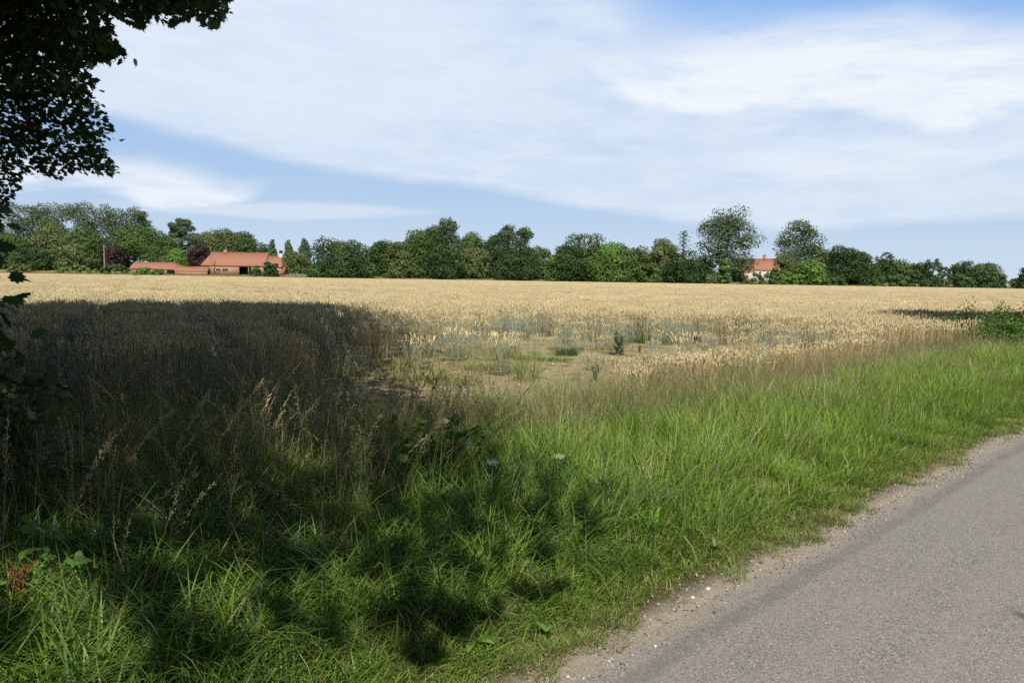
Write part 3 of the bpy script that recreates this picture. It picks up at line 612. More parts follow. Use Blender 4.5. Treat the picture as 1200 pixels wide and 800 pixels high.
tree(1032,295,30,276,'skirt','DK','bushy tree with a pointed top at the left end of the right hedge',group=P)
tree(1018,303,30,268,'skirt','MD','low tree filling the gap before the right hedge',group=P)
tree(1050,304,34,280,'skirt','MD','rounded tree second along the right hedge',group=P)
tree(1072,304,30,284,'skirt','MD','loose green tree in the middle of the right hedge',group=P)
tree(1090,303,22,278,'open','BL','sparse tree with pale bare trunk behind the right hedge',group=P,n=500)
tree(1103,312,15,276,'open','DK','tiny open pine with a gap in its crown behind the right hedge',group=P,n=260)
tree(1125,304,34,282,'skirt','DK','dark dome shaped tree behind the right hedge, left one of the pair',group=P)
tree(1152,306,36,278,'skirt','MD','mid green dome shaped tree behind the right hedge, right one of the pair',group=P)
tree(1203,306,28,230,'skirt','DK','dark tree cut by the right picture edge beyond the wheat',group=P)
for i, (x, tp, w, c, lb) in enumerate([(1046,322,34,'MD','left end section of the trimmed low hedge on the right'),(1076,321,40,'DK','second section of the low right hedge below the sparse tree'),(1110,321,44,'MD','third section of the low right hedge below the tiny open pine'),(1146,323,44,'DK','fourth section of the low right hedge below the domed pair'),(1184,325,48,'MD','section of the low hedge nearest the right picture edge')]):
    tree(x, tp-4, w+22, 256, 'bush', c, lb, 'hedge', 'sections of the low hedge on the right', 'hedge', Dp=3, n=2200)
tree(889,319,56,258,'bush','MD','clipped low green hedge in front of the right farmhouse','hedge',None,'hedge',Dp=2,n=2000)
tree(926,317,40,258,'bush','BR','bright low bush right of the farmhouse hedge','bush',B,Dp=3)
tree(975,323,30,256,'bush','MD','low bush at the foot of the broad dark oak like tree','bush',B,Dp=3)
# spiky conifer (monkey puzzle)
o = thing('monkey_puzzle_tree', (xat(798,266), 266, 2.2), 'dark spiky conifer with drooping arms between the sparse tree and the tallest tree', 'tree')
a = Acc(); H = zat(798,272,266)-2.2; tube(a, [(0,0,0),(0,0,H)], [.3,.06], (.12,.1,.08)); a.obj('trunk', M_bark, o)
a = Acc()
for k in range(46):
    z = H*(.45+.55*k/46); q = k*2.4; Lb = 3.4*(1-.55*(k/46))*(.7+.6*rng.random())
    c = blades(a, [(0,0,z)], q, Lb, .9, 1.1, .5, (.03,.05,.025), (.045,.07,.03), seg=6, tip=.3)
    for j in range(1,7): blades(a, [c[0,j]]*5, U_(0,TAU,5), U_(.3,.6,5), U_(.3,1.2,5), .6, .22, (.03,.05,.025), (.05,.08,.035), seg=2, tip=.2)
a.obj('crown', M_far, o)

# dim undergrowth that closes the woods behind their front trees
for (x0, x1, D, h) in ((-40,300,305,6.5),(380,640,292,7.5),(645,835,288,7.0),(912,1040,294,6.0)):
    a = Acc(); X0, X1 = xat(x0, D), xat(x1, D); n_ = int((X1-X0)/4)
    for i in range(n_):
        cx = X0+(i+.5)*4; W_ = 9; hh = h*(.8+.3*math.sin(i*1.7)); crown(a, (cx, D+3*math.sin(i*2.3), 2.0), W_, hh, 500, .6, DK if i % 3 else MD, 9, 'skirt', None, 900+i, 5)
    tag(a.obj('woodland_undergrowth', M_far), kind='stuff')

# ------------------------------------------------------------------ farm buildings
def tilemat(name, c0, c1, sc=3.0):
    m, t, out = newmat(name); o = t.nodes.new('ShaderNodeTexCoord').outputs['Object']; s_ = t.nodes.new('ShaderNodeSeparateXYZ'); t.links.new(o, s_.inputs[0])
    X, Y, Z = (S(t, s_.outputs[i]) for i in range(3))
    nl, nm = noise(t, o, .35, 5, .65), noise(t, o, 2.5, 4, .7)
    row = ((Z*sc)._m('FRACT')); colm = ((X*sc*1.1)._m('FRACT'))
    c = mixc(t, nm, c0, c1); c = mixc(t, nl.step(.52,.7)*.5, c, (.20,.13,.075))
    c = mixc(t, row.step(.8,1.0)*.5, c, (.10,.045,.03))
    principled(t, out, c, .9, .1, row+colm*.5, .6, .05); return m
M_tile = tilemat('clay_tiles', (.245,.115,.072), (.36,.175,.112)); M_tile2 = tilemat('old_clay_tiles', (.24,.115,.075), (.34,.17,.112))
def brickmat(name, a_, b_, mort):
    m, t, out = newmat(name); tcn = t.nodes.new('ShaderNodeTexCoord').outputs['Object']; s_ = t.nodes.new('ShaderNodeSeparateXYZ'); t.links.new(tcn, s_.inputs[0])
    v = combine(t, S(t, s_.outputs[0])+S(t, s_.outputs[1]), S(t, s_.outputs[2]))
    b = t.nodes.new('ShaderNodeTexBrick'); t.links.new(v, b.inputs[0]); b.inputs['Scale'].default_value = 2.2
    b.inputs['Color1'].default_value = (*a_,1); b.inputs['Color2'].default_value = (*b_,1); b.inputs['Mortar'].default_value = (*mort,1); b.inputs['Mortar Size'].default_value = .03
    n = noise(t, tcn, .8, 5, .6)
    principled(t, out, mixc(t, n.step(.4,.8)*.4, b.outputs[0], (mort[0]*.7,mort[1]*.65,mort[2]*.6)), .9, .1); return m
M_brick = brickmat('red_brick', (.30,.12,.075), (.42,.20,.13), (.38,.30,.24))
M_flint = brickmat('pale_flint', (.40,.34,.27), (.52,.44,.35), (.46,.40,.33))
def flat(name, c, rough=.7, spec=.3):
    m, t, out = newmat(name); o = t.nodes.new('ShaderNodeTexCoord').outputs['Object']; n = noise(t, o, 4, 5, .65)
    principled(t, out, mixc(t, n, tuple(q*.75 for q in c), tuple(min(1,q*1.2) for q in c)), rough, spec); return m
M_sur = flat('old_lime_surround', (.36,.27,.20))
M_dark, M_wood, M_white, M_lime, M_glass = flat('bay_shade_and_cowl', (.012,.011,.010)), flat('weathered_wood', (.22,.17,.12), .9), flat('white_paint', (.75,.74,.70)), flat('lime_render', (.50,.46,.40)), flat('window_glass', (.03,.04,.05), .1, .6)
def bobj(name, parent, boxes, mat, bev=0.0):
    a = Acc()
    for lo, hi in boxes: box(a, lo, hi)
    return a.obj(name, mat, parent)
def roof(parent, x0, x1, y0, y1, ze, zr, mat, hipL=0.0, hipR=0.0, over=.35, th=.14, name='roof'):
    """pitched roof, ridge along x; a hip length > 0 slopes that end"""
    a = Acc(); ym = (y0+y1)/2; xa, xb, ya, yb = x0-over, x1+over, y0-over, y1+over; ra, rb = xa+hipL, xb-hipR; n = 24
    E = [(xa,ya,ze),(xb,ya,ze),(xb,yb,ze),(xa,yb,ze),(ra,ym,zr),(rb,ym,zr)]
    sag = lambda p, q, k: [tuple(np.array(p)*(1-t)+np.array(q)*t+np.array([0,0,-k*math.sin(math.pi*t)+.03*math.sin(9*t+p[0])])) for t in np.linspace(0,1,n)]
    eb, rg, bk = sag(E[0],E[1],.04), sag(E[4],E[5],.12), sag(E[3],E[2],.04)
    V = np.array(eb+rg+bk+[(p[0],p[1],p[2]-th) for p in eb]+[(p[0],p[1],p[2]-th) for p in bk]); f = []
    for i in range(n-1): f += [(i,i+1,n+i+1,n+i),(n+i,n+i+1,2*n+i+1,2*n+i),(3*n+i,3*n+i+1,i+1,i),(2*n+i,2*n+i+1,4*n+i+1,4*n+i)]
    a.add(V, f, (1,1,1)); a.add(V, [(0,n,2*n),(n-1,3*n-1,2*n-1)], (1,1,1)); a.add(V, [(3*n,0,2*n,4*n),(n-1,4*n-1,5*n-1,3*n-1)], (1,1,1))
    r = a.obj(name, mat, parent)
    a = Acc(); tube(a, [np.array(p)+[0,0,.04] for p in rg], .13, (1,1,1), 6); a.obj('ridge_tiles', mat, r)
    return r
def gable(parent, x, y0, y1, ze, zr, mat, th=.3):
    a = Acc(); ym = (y0+y1)/2; a.add([(x,y0,ze),(x,y1,ze),(x,ym,zr-.15),(x+th,y0,ze),(x+th,y1,ze),(x+th,ym,zr-.15)], [(0,2,1),(3,4,5)], (1,1,1))
    a.add([(x,y0,ze),(x,ym,zr-.15),(x+th,ym,zr-.15),(x+th,y0,ze),(x,y1,ze),(x+th,y1,ze)], [(0,1,2,3),(4,5,2,1)], (1,1,1)); return a.obj('gable', mat, parent)
def chimney(parent, x, y, z0, z1, w, mat, pots=1, cap=None):
    c = bobj('chimney', parent, [((x-w/2,y-w/2,z0),(x+w/2,y+w/2,z1)),((x-w/2-.07,y-w/2-.07,z1),(x+w/2+.07,y+w/2+.07,z1+.16))], mat)
    for i in range(pots):
        a = Acc(); px = x+(i-(pots-1)/2)*.45; tube(a, [(px,y,z1+.163),(px,y,z1+.65)], [.15,.12], (1,1,1), 10); a.obj('chimney_pot', cap or M_tile, c)
    return c
def window(parent, x, z, w, h, y, frame=M_white, name='window', surround=None):
    f = bobj(name, parent, [((x-w/2,y-.10,z),(x-w/2+.08,y-.003,z+h)),((x+w/2-.08,y-.10,z),(x+w/2,y-.003,z+h)),((x-w/2+.08,y-.10,z+h-.08),(x+w/2-.08,y-.003,z+h)),((x-w/2+.08,y-.10,z),(x+w/2-.08,y-.003,z+.08)),((x-.03,y-.09,z+.08),(x+.03,y-.003,z+h-.08))], frame)
    bobj('pane', f, [((x-w/2+.08,y-.05,z+.08),(x-.033,y-.004,z+h-.08)),((x+.033,y-.05,z+.08),(x+w/2-.08,y-.004,z+h-.08))], M_glass)
    if surround: bobj('surround', f, [((x-w/2-.25,y-.06,z-.22),(x+w/2+.25,y-.003,z-.004)),((x-w/2-.25,y-.06,z+h+.004),(x+w/2+.25,y-.003,z+h+.22))], surround)
    return f
px = lambda x, D=265: xat(x, D); pz = lambda x, y, D=265: zat(x, y, D)
# long barn
D = 265; zb = float(T(0, D+3)); X0, X1 = px(237), px(309); cx = (X0+X1)/2; W2 = (X1-X0)/2
br = thing('barn', (cx, D, zb), 'long brick barn with a big orange clay tile roof left of the chimney stack', 'barn')
ze = pz(270,311)-zb; zr = pz(270,295.5)-zb
ob = px(280)-cx; oc = px(294)-cx
bobj('wall', br, [((-W2,0,-.5),(ob,.4,ze)),((oc,0,-.5),(W2,.4,ze)),((ob,0,ze-.5),(oc,.4,ze)),((-W2,.4,-.5),(-W2+.4,9,ze)),((W2-.4,.4,-.5),(W2,9,ze)),((-W2+.4,8.6,-.5),(W2-.4,9,ze))], M_brick)
bobj('interior_shade', br, [((ob-.3,2.5,-.4),(oc+.3,2.7,ze-.1))], M_dark)  # near-black panel stands in for the shade inside the open bay
bobj('post', br, [((oc-1.0,.05,-.5),(oc-.75,.3,ze-.503))], M_wood)
roof(br, -W2, W2, 0, 9, ze, zr, M_tile, 2.2, .0); gable(br, W2-.32, 0, 9, ze, zr, M_brick)
chimney(br, px(259)-cx, 4.5, zr-.6, zr+.75, .95, M_brick, 0)
window(br, px(254.5)-cx, 1.05, 2.3, .75, 0, M_wood, surround=M_sur); window(br, px(264)-cx, 1.0, 1.9, .9, 0, M_wood, surround=M_sur)
# lower end range with the chimney stack
X0e, X1e = px(309.6), px(329); ce = (X0e+X1e)/2; We = (X1e-X0e)/2
lr = thing('farm_outbuilding', (ce, D+.4, zb), 'lower orange roofed range joined to the right end of the long barn', 'building')
ze2 = ze-.2; zr2 = pz(318,300)-zb
bobj('wall', lr, [((-We,0,-.5),(We,.4,ze2)),((-We,.4,-.5),(-We+.4,7.6,ze2)),((We-.4,.4,-.5),(We,7.6,ze2)),((-We+.4,7.6,-.5),(We-.4,8,ze2))], M_brick)
roof(lr, -We+.36, We, 0, 8, ze2, zr2, M_tile, 0, 1.5)
c = chimney(lr, We-1.3, 4, zr2-1.6, pz(326,297)-zb, 1.0, M_lime, 0); bobj('cowl', c, [((We-1.75,3.6,pz(326,297)-zb+.163),(We-.85,4.4,pz(326,295)-zb+.5))], M_dark)
window(lr, 0, 1.1, 1.4, 1.0, 0, M_wood)
# low hipped building at the left
X0, X1 = px(150), px(208); cx = (X0+X1)/2; W2 = (X1-X0)/2
lb = thing('low_building', (cx, D+2, zb), 'low building with a wide shallow red tile roof behind the small bushes', 'building')
zrr = pz(170,307)-zb; zee = pz(170,314.5)-zb
bobj('wall', lb, [((-W2,0,-.5),(W2,.35,zee)),((-W2,.35,-.5),(-W2+.35,6.6,zee)),((W2-.35,.35,-.5),(W2,6.6,zee)),((-W2+.35,6.6,-.5),(W2-.35,7,zee))], M_brick)
roof(lb, -W2, W2, 0, 7, zee, zrr, M_tile2, .0, 3.4); gable(lb, -W2+.02, 0, 7, zee, zrr, M_brick)
roof(lb, px(194)-cx, px(208)-cx, -2.4, 3, zee-.15, zrr-.35, M_tile2, 1.7, 1.7, name='wing_roof')
window(lb, px(172)-cx, .7, 1.3, .9, 0)
# cottage gable with white chimney
hc = thing('cottage', (px(147.5), D+14, zb), 'small brick gable end with a white chimney behind the low tiled building', 'building')
zq = pz(148,309)-zb
bobj('wall', hc, [((-1.3,0,-.5),(1.3,6,zq-1.3))], M_brick); roof(hc, -1.3, 1.3, 0, 6, zq-1.3, zq+.2, M_tile2, over=.15); gable(hc, -1.32, 0, 6, zq-1.3, zq+.1, M_brick); chimney(hc, .1, .8, zq-1.2, zq+.9, .9, M_white, 1)
# garden wall with tile coping
X0, X1 = px(209.5), px(247); cx = (X0+X1)/2; W2 = (X1-X0)/2; zt = pz(228,312.5)-zb
gw = thing('brick_wall', (cx, D-3, zb), 'low red tile topped yard wall between the low building and the barn', 'wall')
bobj('wall_face', gw, [((-W2,0,-.6),(W2,.4,zt-1.5))], M_brick); roof(gw, -W2, W2, 0, 2.4, zt-1.5, zt, M_tile2, over=.15, name='coping')
# right farmhouse
D = 268; zb = float(T(0, D)); X0, X1 = px(869,D), px(911,D); cx = (X0+X1)/2; W2 = (X1-X0)/2
fh = thing('farmhouse', (cx, D, zb), 'pale flint farmhouse with orange tile roof and chimney between the two tallest right trees', 'house')
zr = pz(888,303,D)-zb; ze = pz(888,316,D)-zb
bobj('wall', fh, [((-W2,0,-.5),(W2,.4,ze)),((-W2,.4,-.5),(-W2+.4,7.6,ze)),((W2-.4,.4,-.5),(W2,7.6,ze)),((-W2+.4,7.6,-.5),(W2-.4,8,ze))], M_flint)
roof(fh, -W2, W2, 0, 8, ze, zr, M_tile); gable(fh, -W2+.02, 0, 8, ze, zr, M_flint); gable(fh, W2-.32, 0, 8, ze, zr, M_flint)
chimney(fh, px(897,D)-cx, 4, zr-.6, zr+1.0, .9, M_brick, 2)
for wx in (881,888,897,904): window(fh, px(wx,D)-cx, ze-1.45, 1.0, 1.0, 0)
pc = bobj('porch', fh, [((-W2-.2,-2.6,-.5),(-W2+2.9,-.004,ze-1.0))], M_flint)
a = Acc(); pz1 = ze-1.0; a.add([(-W2-.4,-2.8,pz1),(-W2+3.1,-2.8,pz1),(-W2+3.1,.1,pz1+.7),(-W2-.4,.1,pz1+.7),(-W2-.4,-2.8,pz1+.12),(-W2+3.1,-2.8,pz1+.12),(-W2+3.1,-.01,pz1+.85),(-W2-.4,-.01,pz1+.85)], [(0,1,5,4),(4,5,6,7),(0,4,7,3),(1,2,6,5)], (1,1,1)); a.obj('porch_roof', M_tile, fh)
# house glimpsed between trees
D = 284; hx = px(759,D); hz = pz(759,298,D)-2.3
hh = thing('distant_house', (hx, D, 2.3), 'house with an orange roof glimpsed through the trees right of the domed copse', 'house')
bobj('wall', hh, [((-4,0,-.5),(4,7,hz-3))], M_brick); roof(hh, -4, 4, 0, 7, hz-3, hz, M_tile); gable(hh, -4.02, 0, 7, hz-3, hz, M_brick); window(hh, 1, hz-4.6, 1.2, 1.2, 0)

# ------------------------------------------------------------------ poles
def pole(x, top, D, label, r=.14, base=None, arm=None, brace=None, name='wooden_pole'):
    zb = float(T(xat(x,D), D)) if base is None else base; H = zat(x, top, D)-zb; o = thing(name, (xat(x,D), D, zb), label, 'pole')
    a = Acc(); tube(a, [(0,0,-.4),(0.02,0,H*.5),(0,0,H)], [r*1.15,r,r*.8], (.3,.25,.2), 8); a.obj('shaft', M_wood, o)
    if brace: a = Acc(); tube(a, [(0,-.12,H*.3),(brace,-.12,H*.62)], [.08,.07], (.3,.25,.2), 6); a.obj('brace', M_wood, o)
    if arm: a = Acc(); box(a, (-arm,-.2,H-.5),(arm,-.1,H-.38)); a.obj('cross_arm', M_wood, o)
    return o
pole(123, 287, 262, 'bare wooden utility pole at the field edge before the left wood', .24)
pole(247.5, 289, 261, 'thin dark pole with a slanting brace in front of the barn roof', .13, brace=1.9)
pole(1173, 316, 262, 'faint slim pole standing behind the right hedge', .09)


# ------------------------------------------------------------------ the overhanging tree on the left
LP = np.array([(0,0),(.10,.06),(.30,-.02),(.42,.16),(.62,.20),(.50,.34),(.66,.52),(.40,.50),(.30,.72),(.14,.62),(0,1.0),(-.14,.62),(-.30,.72),(-.40,.50),(-.66,.52),(-.50,.34),(-.62,.20),(-.42,.16),(-.30,-.02),(-.10,.06)])*.72
def maple_leaves(acc, P, size, down, col, seed=1, spread=.6, slim=1.0):
    """lobed leaves at P, growing along 'down' with a random tilt"""
    g = np.random.default_rng(seed); N = len(P); P = np.asarray(P, float)
    d = np.asarray(down, float)+g.normal(0,spread,(N,3)); d /= np.linalg.norm(d,axis=1,keepdims=True)
    nn = np.array([0,0,1.])+g.normal(0,.55,(N,3)); e = np.cross(nn, d); e /= np.maximum(np.linalg.norm(e,axis=1,keepdims=True),1e-5); n2 = np.cross(e, d)
    sz = size*g.uniform(.65,1.15,N); fold = g.uniform(-.35,.15,N)
    X = LP[None,:,0]*sz[:,None]*slim; Y = LP[None,:,1]*sz[:,None]
    V = P[:,None]+e[:,None]*X[...,None]+d[:,None]*Y[...,None]+n2[:,None]*(np.abs(X)*fold[:,None])[...,None]
    K = len(LP); ctr = P+d*(sz*.30)[:,None]
    V = np.concatenate([ctr[:,None], V], 1); i = np.arange(N)[:,None]*(K+1); j = np.arange(K)[None]
    f = np.stack([i+0*j, i+1+j, i+1+(j+1) % K], -1).reshape(-1,3)
    c = np.asarray(col)*g.uniform(.7,1.3,(N,1))*(1+g.uniform(-.12,.12,(N,3)))
    acc.add(V.reshape(-1,3), f, np.repeat(c, K+1, 0))
def inpoly(x, y, poly):
    x = np.asarray(x); y = np.asarray(y); r = np.zeros(x.shape, bool); n = len(poly)
    for i in range(n):
        (x0,y0),(x1,y1) = poly[i], poly[(i+1) % n]; c = ((y0 > y) != (y1 > y)) & (x < (x1-x0)*(y-y0)/(y1-y0+1e-9)+x0); r ^= c
    return r
# the crown ends where its outermost twigs end (its outline as seen from the road)
OUT = [(-400,-300),(275,-300),(268,0),(258,28),(246,34),(225,20),(200,27),(178,20),(160,30),(138,24),(124,12),(130,36),(139,52),(144,66),(150,80),(134,76),(120,68),(104,78),(106,92),(120,104),(98,100),(112,120),(130,146),(135,154),(118,160),(122,176),(130,190),(143,200),(118,206),(100,203),(84,200),(70,210),(58,208),(46,203),(30,200),(22,212),(20,224),(15,238),(4,250),(-60,262),(-400,262)]
M3 = camo.matrix_world.inverted()
def pix(P):
    P = np.asarray(P, float); Mx = np.array(M3); q = P@Mx[:3,:3].T+Mx[:3,3]; zf = -q[:,2]; w = np.where(zf > .05, zf, 1e9)
    return 600+900*q[:,0]/w, 400-900*q[:,1]/w, zf
def rad(z): return np.interp(z, [2.6,3.4,4.6,7,9.5,12,14,15.6,16.6], [3.0,5.6,7.0,7.1,6.4,5.2,3.9,2.3,.3])
def big_tree(T0, n, leaf, seed, name, label, fade=1.0, hang=True, nb=26):
    g = np.random.default_rng(seed); tx, ty = T0; zb = float(T(tx, ty)); o = thing(name, (tx,ty,zb), label, 'tree')
    # leaf clusters through the crown, thicker towards its skin
    z = 2.8+13.6*g.random(n)**.9; q = U_(0,TAU,n); r = rad(z)*fade*np.sqrt(.08+.92*g.random(n)); lum = .86+.14*np.sin(q*3+z*1.3)+.10*np.sin(q*7-z*2.1)
    C = np.stack([tx+np.cos(q)*r*lum, ty+np.sin(q)*r*lum, z], -1)
    return o, C, zb
def clear_view(C, pad=0):
    """drops the twigs that would stick out of the crown's outline"""
    X, Y, zf = pix(C); seen = (zf > .05) & (X > -40-pad) & (X < 1240) & (Y > -40-pad) & (Y < 840)
    return ~seen | inpoly(X, Y, OUT)
def shade_ok(P, seed=0, right=False):
    """prunes the canopy where its shade would reach the open road and the sunny side of the verge"""
    k = (P[:,2]-.45)/sdir.z; X, Y = P[:,0]-sdir.x*k, P[:,1]-sdir.y*k; vis = (np.abs(X) < Y*.72+.3) & (Y > 1.6)
    if right: return ~(vis & (Y < 17.8+.5*hsh(X*2,Y*2))) & ~(X < 8.9+.8*hsh(X*3,Y*3))
    lim = np.interp(Y, [1.6,2.9,3.75,4.9,5.8,8.2,9.5,14,20,25], [-1.2,-.1,.45,.7,.3,-.35,-1.4,-2.2,-2.9,-3.6])+.22*hsh(X*2.6+1,Y*2.6)+.12*hsh(X*6,Y*6)+sm(Y,8,14)*(1.1*hsh(X*.5+2,Y*.75)+.5*hsh(X*1.9,Y*1.6+3)+rng.normal(0,.45,len(X)))
    ok = (X < lim) & (Y < 27.5+.8*hsh(X*1.3,Y))
    low = (Y < 3.3) & (Y > 1.6) & (hsh(X*3.1,Y*4.2)+.6*hsh(X*8,Y*8) > -.1); ok &= ~low
    ok &= ~((hsh(X*6.5,Y*7.5)+.5*hsh(X*14,Y*13) > .60-.42*sm(-Y,-4.6,-3.0)) & (Y < 8) & (Y > 1.6))
    ok &= ~((hsh(X*1.9+4,Y*2.3) > .72) & (Y < 9) & (Y > 0))
    return ~vis | ok
TX, TY = -7.2, 5.0
o, C, zb = big_tree((TX,TY), 6500, .15, 3, 'maple_tree', 'large dark leaved tree overhanging the field from the left picture edge, seen in shade', 1.1)
C = C[clear_view(C)]
def offpic(P, pad):
    X, Y, zf = pix(P); return (zf < .05) | (X < -pad) | (Y < -pad) | (X > 1200+pad) | (Y > 800+pad)
# twigs seen against the sky, drooping out of the crown
g = np.random.default_rng(12); X = g.uniform(-60,270,2600); Y = g.uniform(-60,262,2600); k = inpoly(X, Y, OUT); X, Y = X[k], Y[k]; Dd = np.where(Y > 95, g.uniform(8.2,10.5,len(X)), g.uniform(6.5,9.5,len(X)))
hole = (np.sin(X*.09+1)*np.sin(Y*.12+X*.05)+.5*np.sin(X*.23+Y*.17) > 1.1); X, Y, Dd = X[~hole], Y[~hole], Dd[~hole]
Mw = np.array(camo.matrix_world); dirs = np.stack([(X-600)/900, -(Y-400)/900, -np.ones(len(X))], -1)@Mw[:3,:3].T
V_ = dirs*Dd[:,None]+Mw[:3,3]
def spray(C, m, s_, droop, g):
    P = np.repeat(C, m, 0)+g.normal(0,1,(len(C)*m,3))*np.array([s_,s_,s_*.6]); return P
A = Acc(); LC = (.046,.080,.026)
P1 = spray(C, 11, .5, 0, g); P1 = P1[offpic(P1, 22)]; P1 = P1[shade_ok(P1)]
maple_leaves(A, P1, .25, (.3,.0,-.45), LC, 5, .8)
P2 = spray(V_[V_[:,2] > 0], 8, .09, 0, g); X2, Y2, z2 = pix(P2); k = inpoly(X2, Y2, OUT) | (g.random(len(P2)) < .03); P2 = P2[k]; Y2 = Y2[k]
fine = Y2+g.normal(0,38,len(Y2)) > 100
maple_leaves(A, P2[~fine], .125, (.55,-.1,-.55), LC, 6, .5); maple_leaves(A, P2[fine], .12, (.8,-.1,-.4), LC, 8, .4, .58)
# big leaves hanging closest to the camera at the picture's edge
NB = [(2,240),(10,262),(-4,285),(4,300),(10,322),(20,345),(6,360),(-8,335),(2,372),(-6,262),(12,346),(-12,310),(-14,350),(-10,385),(-16,410),(-4,395),(-18,280)]
nb = []
for (x_, y_) in NB:
    d_ = np.array([(x_-600)/900, -(y_-400)/900, -1])@Mw[:3,:3].T; nb.append(d_*g.uniform(3.6,4.3)+Mw[:3,3])
nb = np.array(nb); maple_leaves(A, nb, .15, (.75,-.2,-.5), (.04,.072,.022), 9, .25)
nb2 = np.repeat(nb, 5, 0)+g.normal(0,.12,(len(nb)*5,3))-np.array([.22,.05,0]); maple_leaves(A, nb2, .14, (.6,0,-.5), (.04,.07,.022), 10, .4)
A.v = [q-np.array([TX,TY,zb]) for q in A.v]
A.obj('crown', M_near, o)
# trunk, limbs
a = Acc(); tube(a, [(0,0,-.3),(.05,0,.6),(.1,.05,2.5),(0,.1,5),(.15,0,8),(.1,.1,12),(.1,0,15)], [.48,.36,.31,.27,.20,.11,.03], (.1,.09,.07), 12); tk = a.obj('trunk', M_bark, o)
a = Acc()
def limb(p0, p1, r0, r1):
    p0, p1 = np.array(p0, float), np.array(p1, float); m = (p0+p1)/2+np.array([0,0,.12*np.linalg.norm(p1-p0)]); tube(a, [p0, (p0+m)/2+[0,0,.05], m, (m+p1)/2+[0,0,.03], p1], np.linspace(r0, r1, 5), (.1,.09,.07), 7)
base0 = np.array([TX,TY,zb])
sel = C[np.linspace(0, len(C)-1, 34).astype(int)]
for p in sel: q = p-base0; limb((0,0,max(1.8,q[2]*.55)), q, .10, .012)
for i in range(0, len(V_), max(1, len(V_)//26)):
    if V_[i,2] > 0: q = V_[i]-base0; limb((.05,.05,max(2.2,q[2]*.7)), q+np.array([-.1,0,.05]), .05, .004)
for q in nb[::3]: limb((.1,0,2.2), q-base0, .03, .004)
a.obj('limbs', M_bark, o)
# its neighbours outside the frame, which shade the verge and the field edge
def shade_tree(x, y, n, leaf, label, sc=1.0, seed=1, fade=1.0, sp=.55, right=False):
    o, C, zb = big_tree((x,y), n, leaf, seed, 'maple_tree', label, fade); C[:,2] *= sc; C = C[clear_view(C, 20)]
    g = np.random.default_rng(seed+40); A = Acc(); P = spray(C, 7, sp, 0, g); P = P[clear_view(P, 10)]; P = P[shade_ok(P, 0, right)]
    maple_leaves(A, P-np.array([x,y,zb]), leaf, (.2,0,-.5), LC, seed+2, .8); A.obj('crown', M_near, o)
    a = Acc(); tube(a, [(0,0,-.3),(.1,0,3*sc),(0,.1,8*sc),(.1,0,14*sc)], [.4*sc,.3*sc,.18*sc,.03], (.1,.09,.07), 10); a.obj('trunk', M_bark, o)
shade_tree(-17.5, 4.5, 4200, .36, 'maple tree further left along the field edge, outside the picture', 1.05, 21, 1.15)
shade_tree(-29, 3, 2600, .42, 'last maple tree of the line to the left, outside the picture', 1.0, 25, 1.15)
shade_tree(-5.7, -3.7, 9500, .24, 'maple tree on the verge behind the photographer, outside the picture', .95, 23, 1.12, .5)
shade_tree(13.0, 13.2, 2600, .24, 'small maple tree past the right picture edge that shades the wheat', .60, 31, .62, .3, True)


# ------------------------------------------------------------------ single plants of the verge and the bare patch
def gpt(x, y, z=0.0):                        # the ground under a picture point
    d = np.array([(x-600)/900, -(y-400)/900, -1])@Mw[:3,:3].T; k = (Mw[2,3]-.06-z)/-d[2]; p = Mw[:3,3]+d*k; return float(p[0]), float(p[1])
M_straw = leafmat('plant_straw', .2, .6, .2)
def plant(name, x, y, label, cat, group=None):
    X, Y = (x, y) if isinstance(x, float) and isinstance(y, float) and abs(x) < 60 and y < 60 else gpt(x, y)
    return thing(name, (X, Y, float(T(X, Y))-.01), label, cat, group)
def parts(o, **kw):
    for nm, (ac, m) in kw.items(): ac.obj(nm, m, o)
def lanceolate(a, P, az, L, w, lean, kap, col, seg=6):
    blades(a, P, az, L, lean, kap, w, np.asarray(col)*.9, np.asarray(col)*1.1, seg=seg, tip=.06, root=.25, wpow=3.0, twist=U_(-.5,.5,len(P)))
# stray wheat clumps on the soil
def wheat_clump(x, y, lab, n, h, gre):
    o = plant('wheat_clump', x, y, lab, 'wheat', 'stray clumps of wheat on the bare soil'); st, er, lf = Acc(), Acc(), Acc()
    r = .13*np.sqrt(rng.random(n)); q = U_(0,TAU,n); P = np.stack([r*np.cos(q), r*np.sin(q), 0*q], -1); az = q+rng.normal(0,.5,n); H = h*U_(.75,1.08,n)
    g_, s_ = np.array((.15,.21,.13)), np.array(STEM)*.8; cs = g_*gre+s_*(1-gre)
    c = blades(st, P, az, H, U_(.02,.22,n), U_(.0,.3,n), .0055, jit(cs,n), jit(cs,n), seg=4, tip=.8, wpow=6); top = c[:,-1]; d = vec_of(az)
    k = np.stack([d[:,0]*.4, d[:,1]*.4, np.ones(n)], -1)*U_(.07,.10,n)[:,None]; spindle(st, top, top+k, .011, jit(EAR,n,.2), None, (0,.2,.4,.6,.8,1), (.4,1.1,.8,1.1,.8,.2))
    for f in (.15,.35,.55,.75): blades(lf, P*1.0+np.stack([d[:,0]*.05*f,d[:,1]*.05*f,H*f],-1), U_(0,TAU,n), U_(.12,.24,n), U_(.3,.9,n), U_(.6,2.4,n), .012, jit(np.array((.17,.25,.16))*gre+np.array(LEAFW)*.8*(1-gre),n), jit(np.array((.2,.3,.2))*gre+np.array(LEAFW)*.8*(1-gre),n), seg=4, tip=.08)
    parts(o, foliage=(lf,M_leaf), stalks=(st,M_straw))
wheat_clump(587,440,'tall blue green wheat clump standing left of the bright grass strip',34,.62,.8)
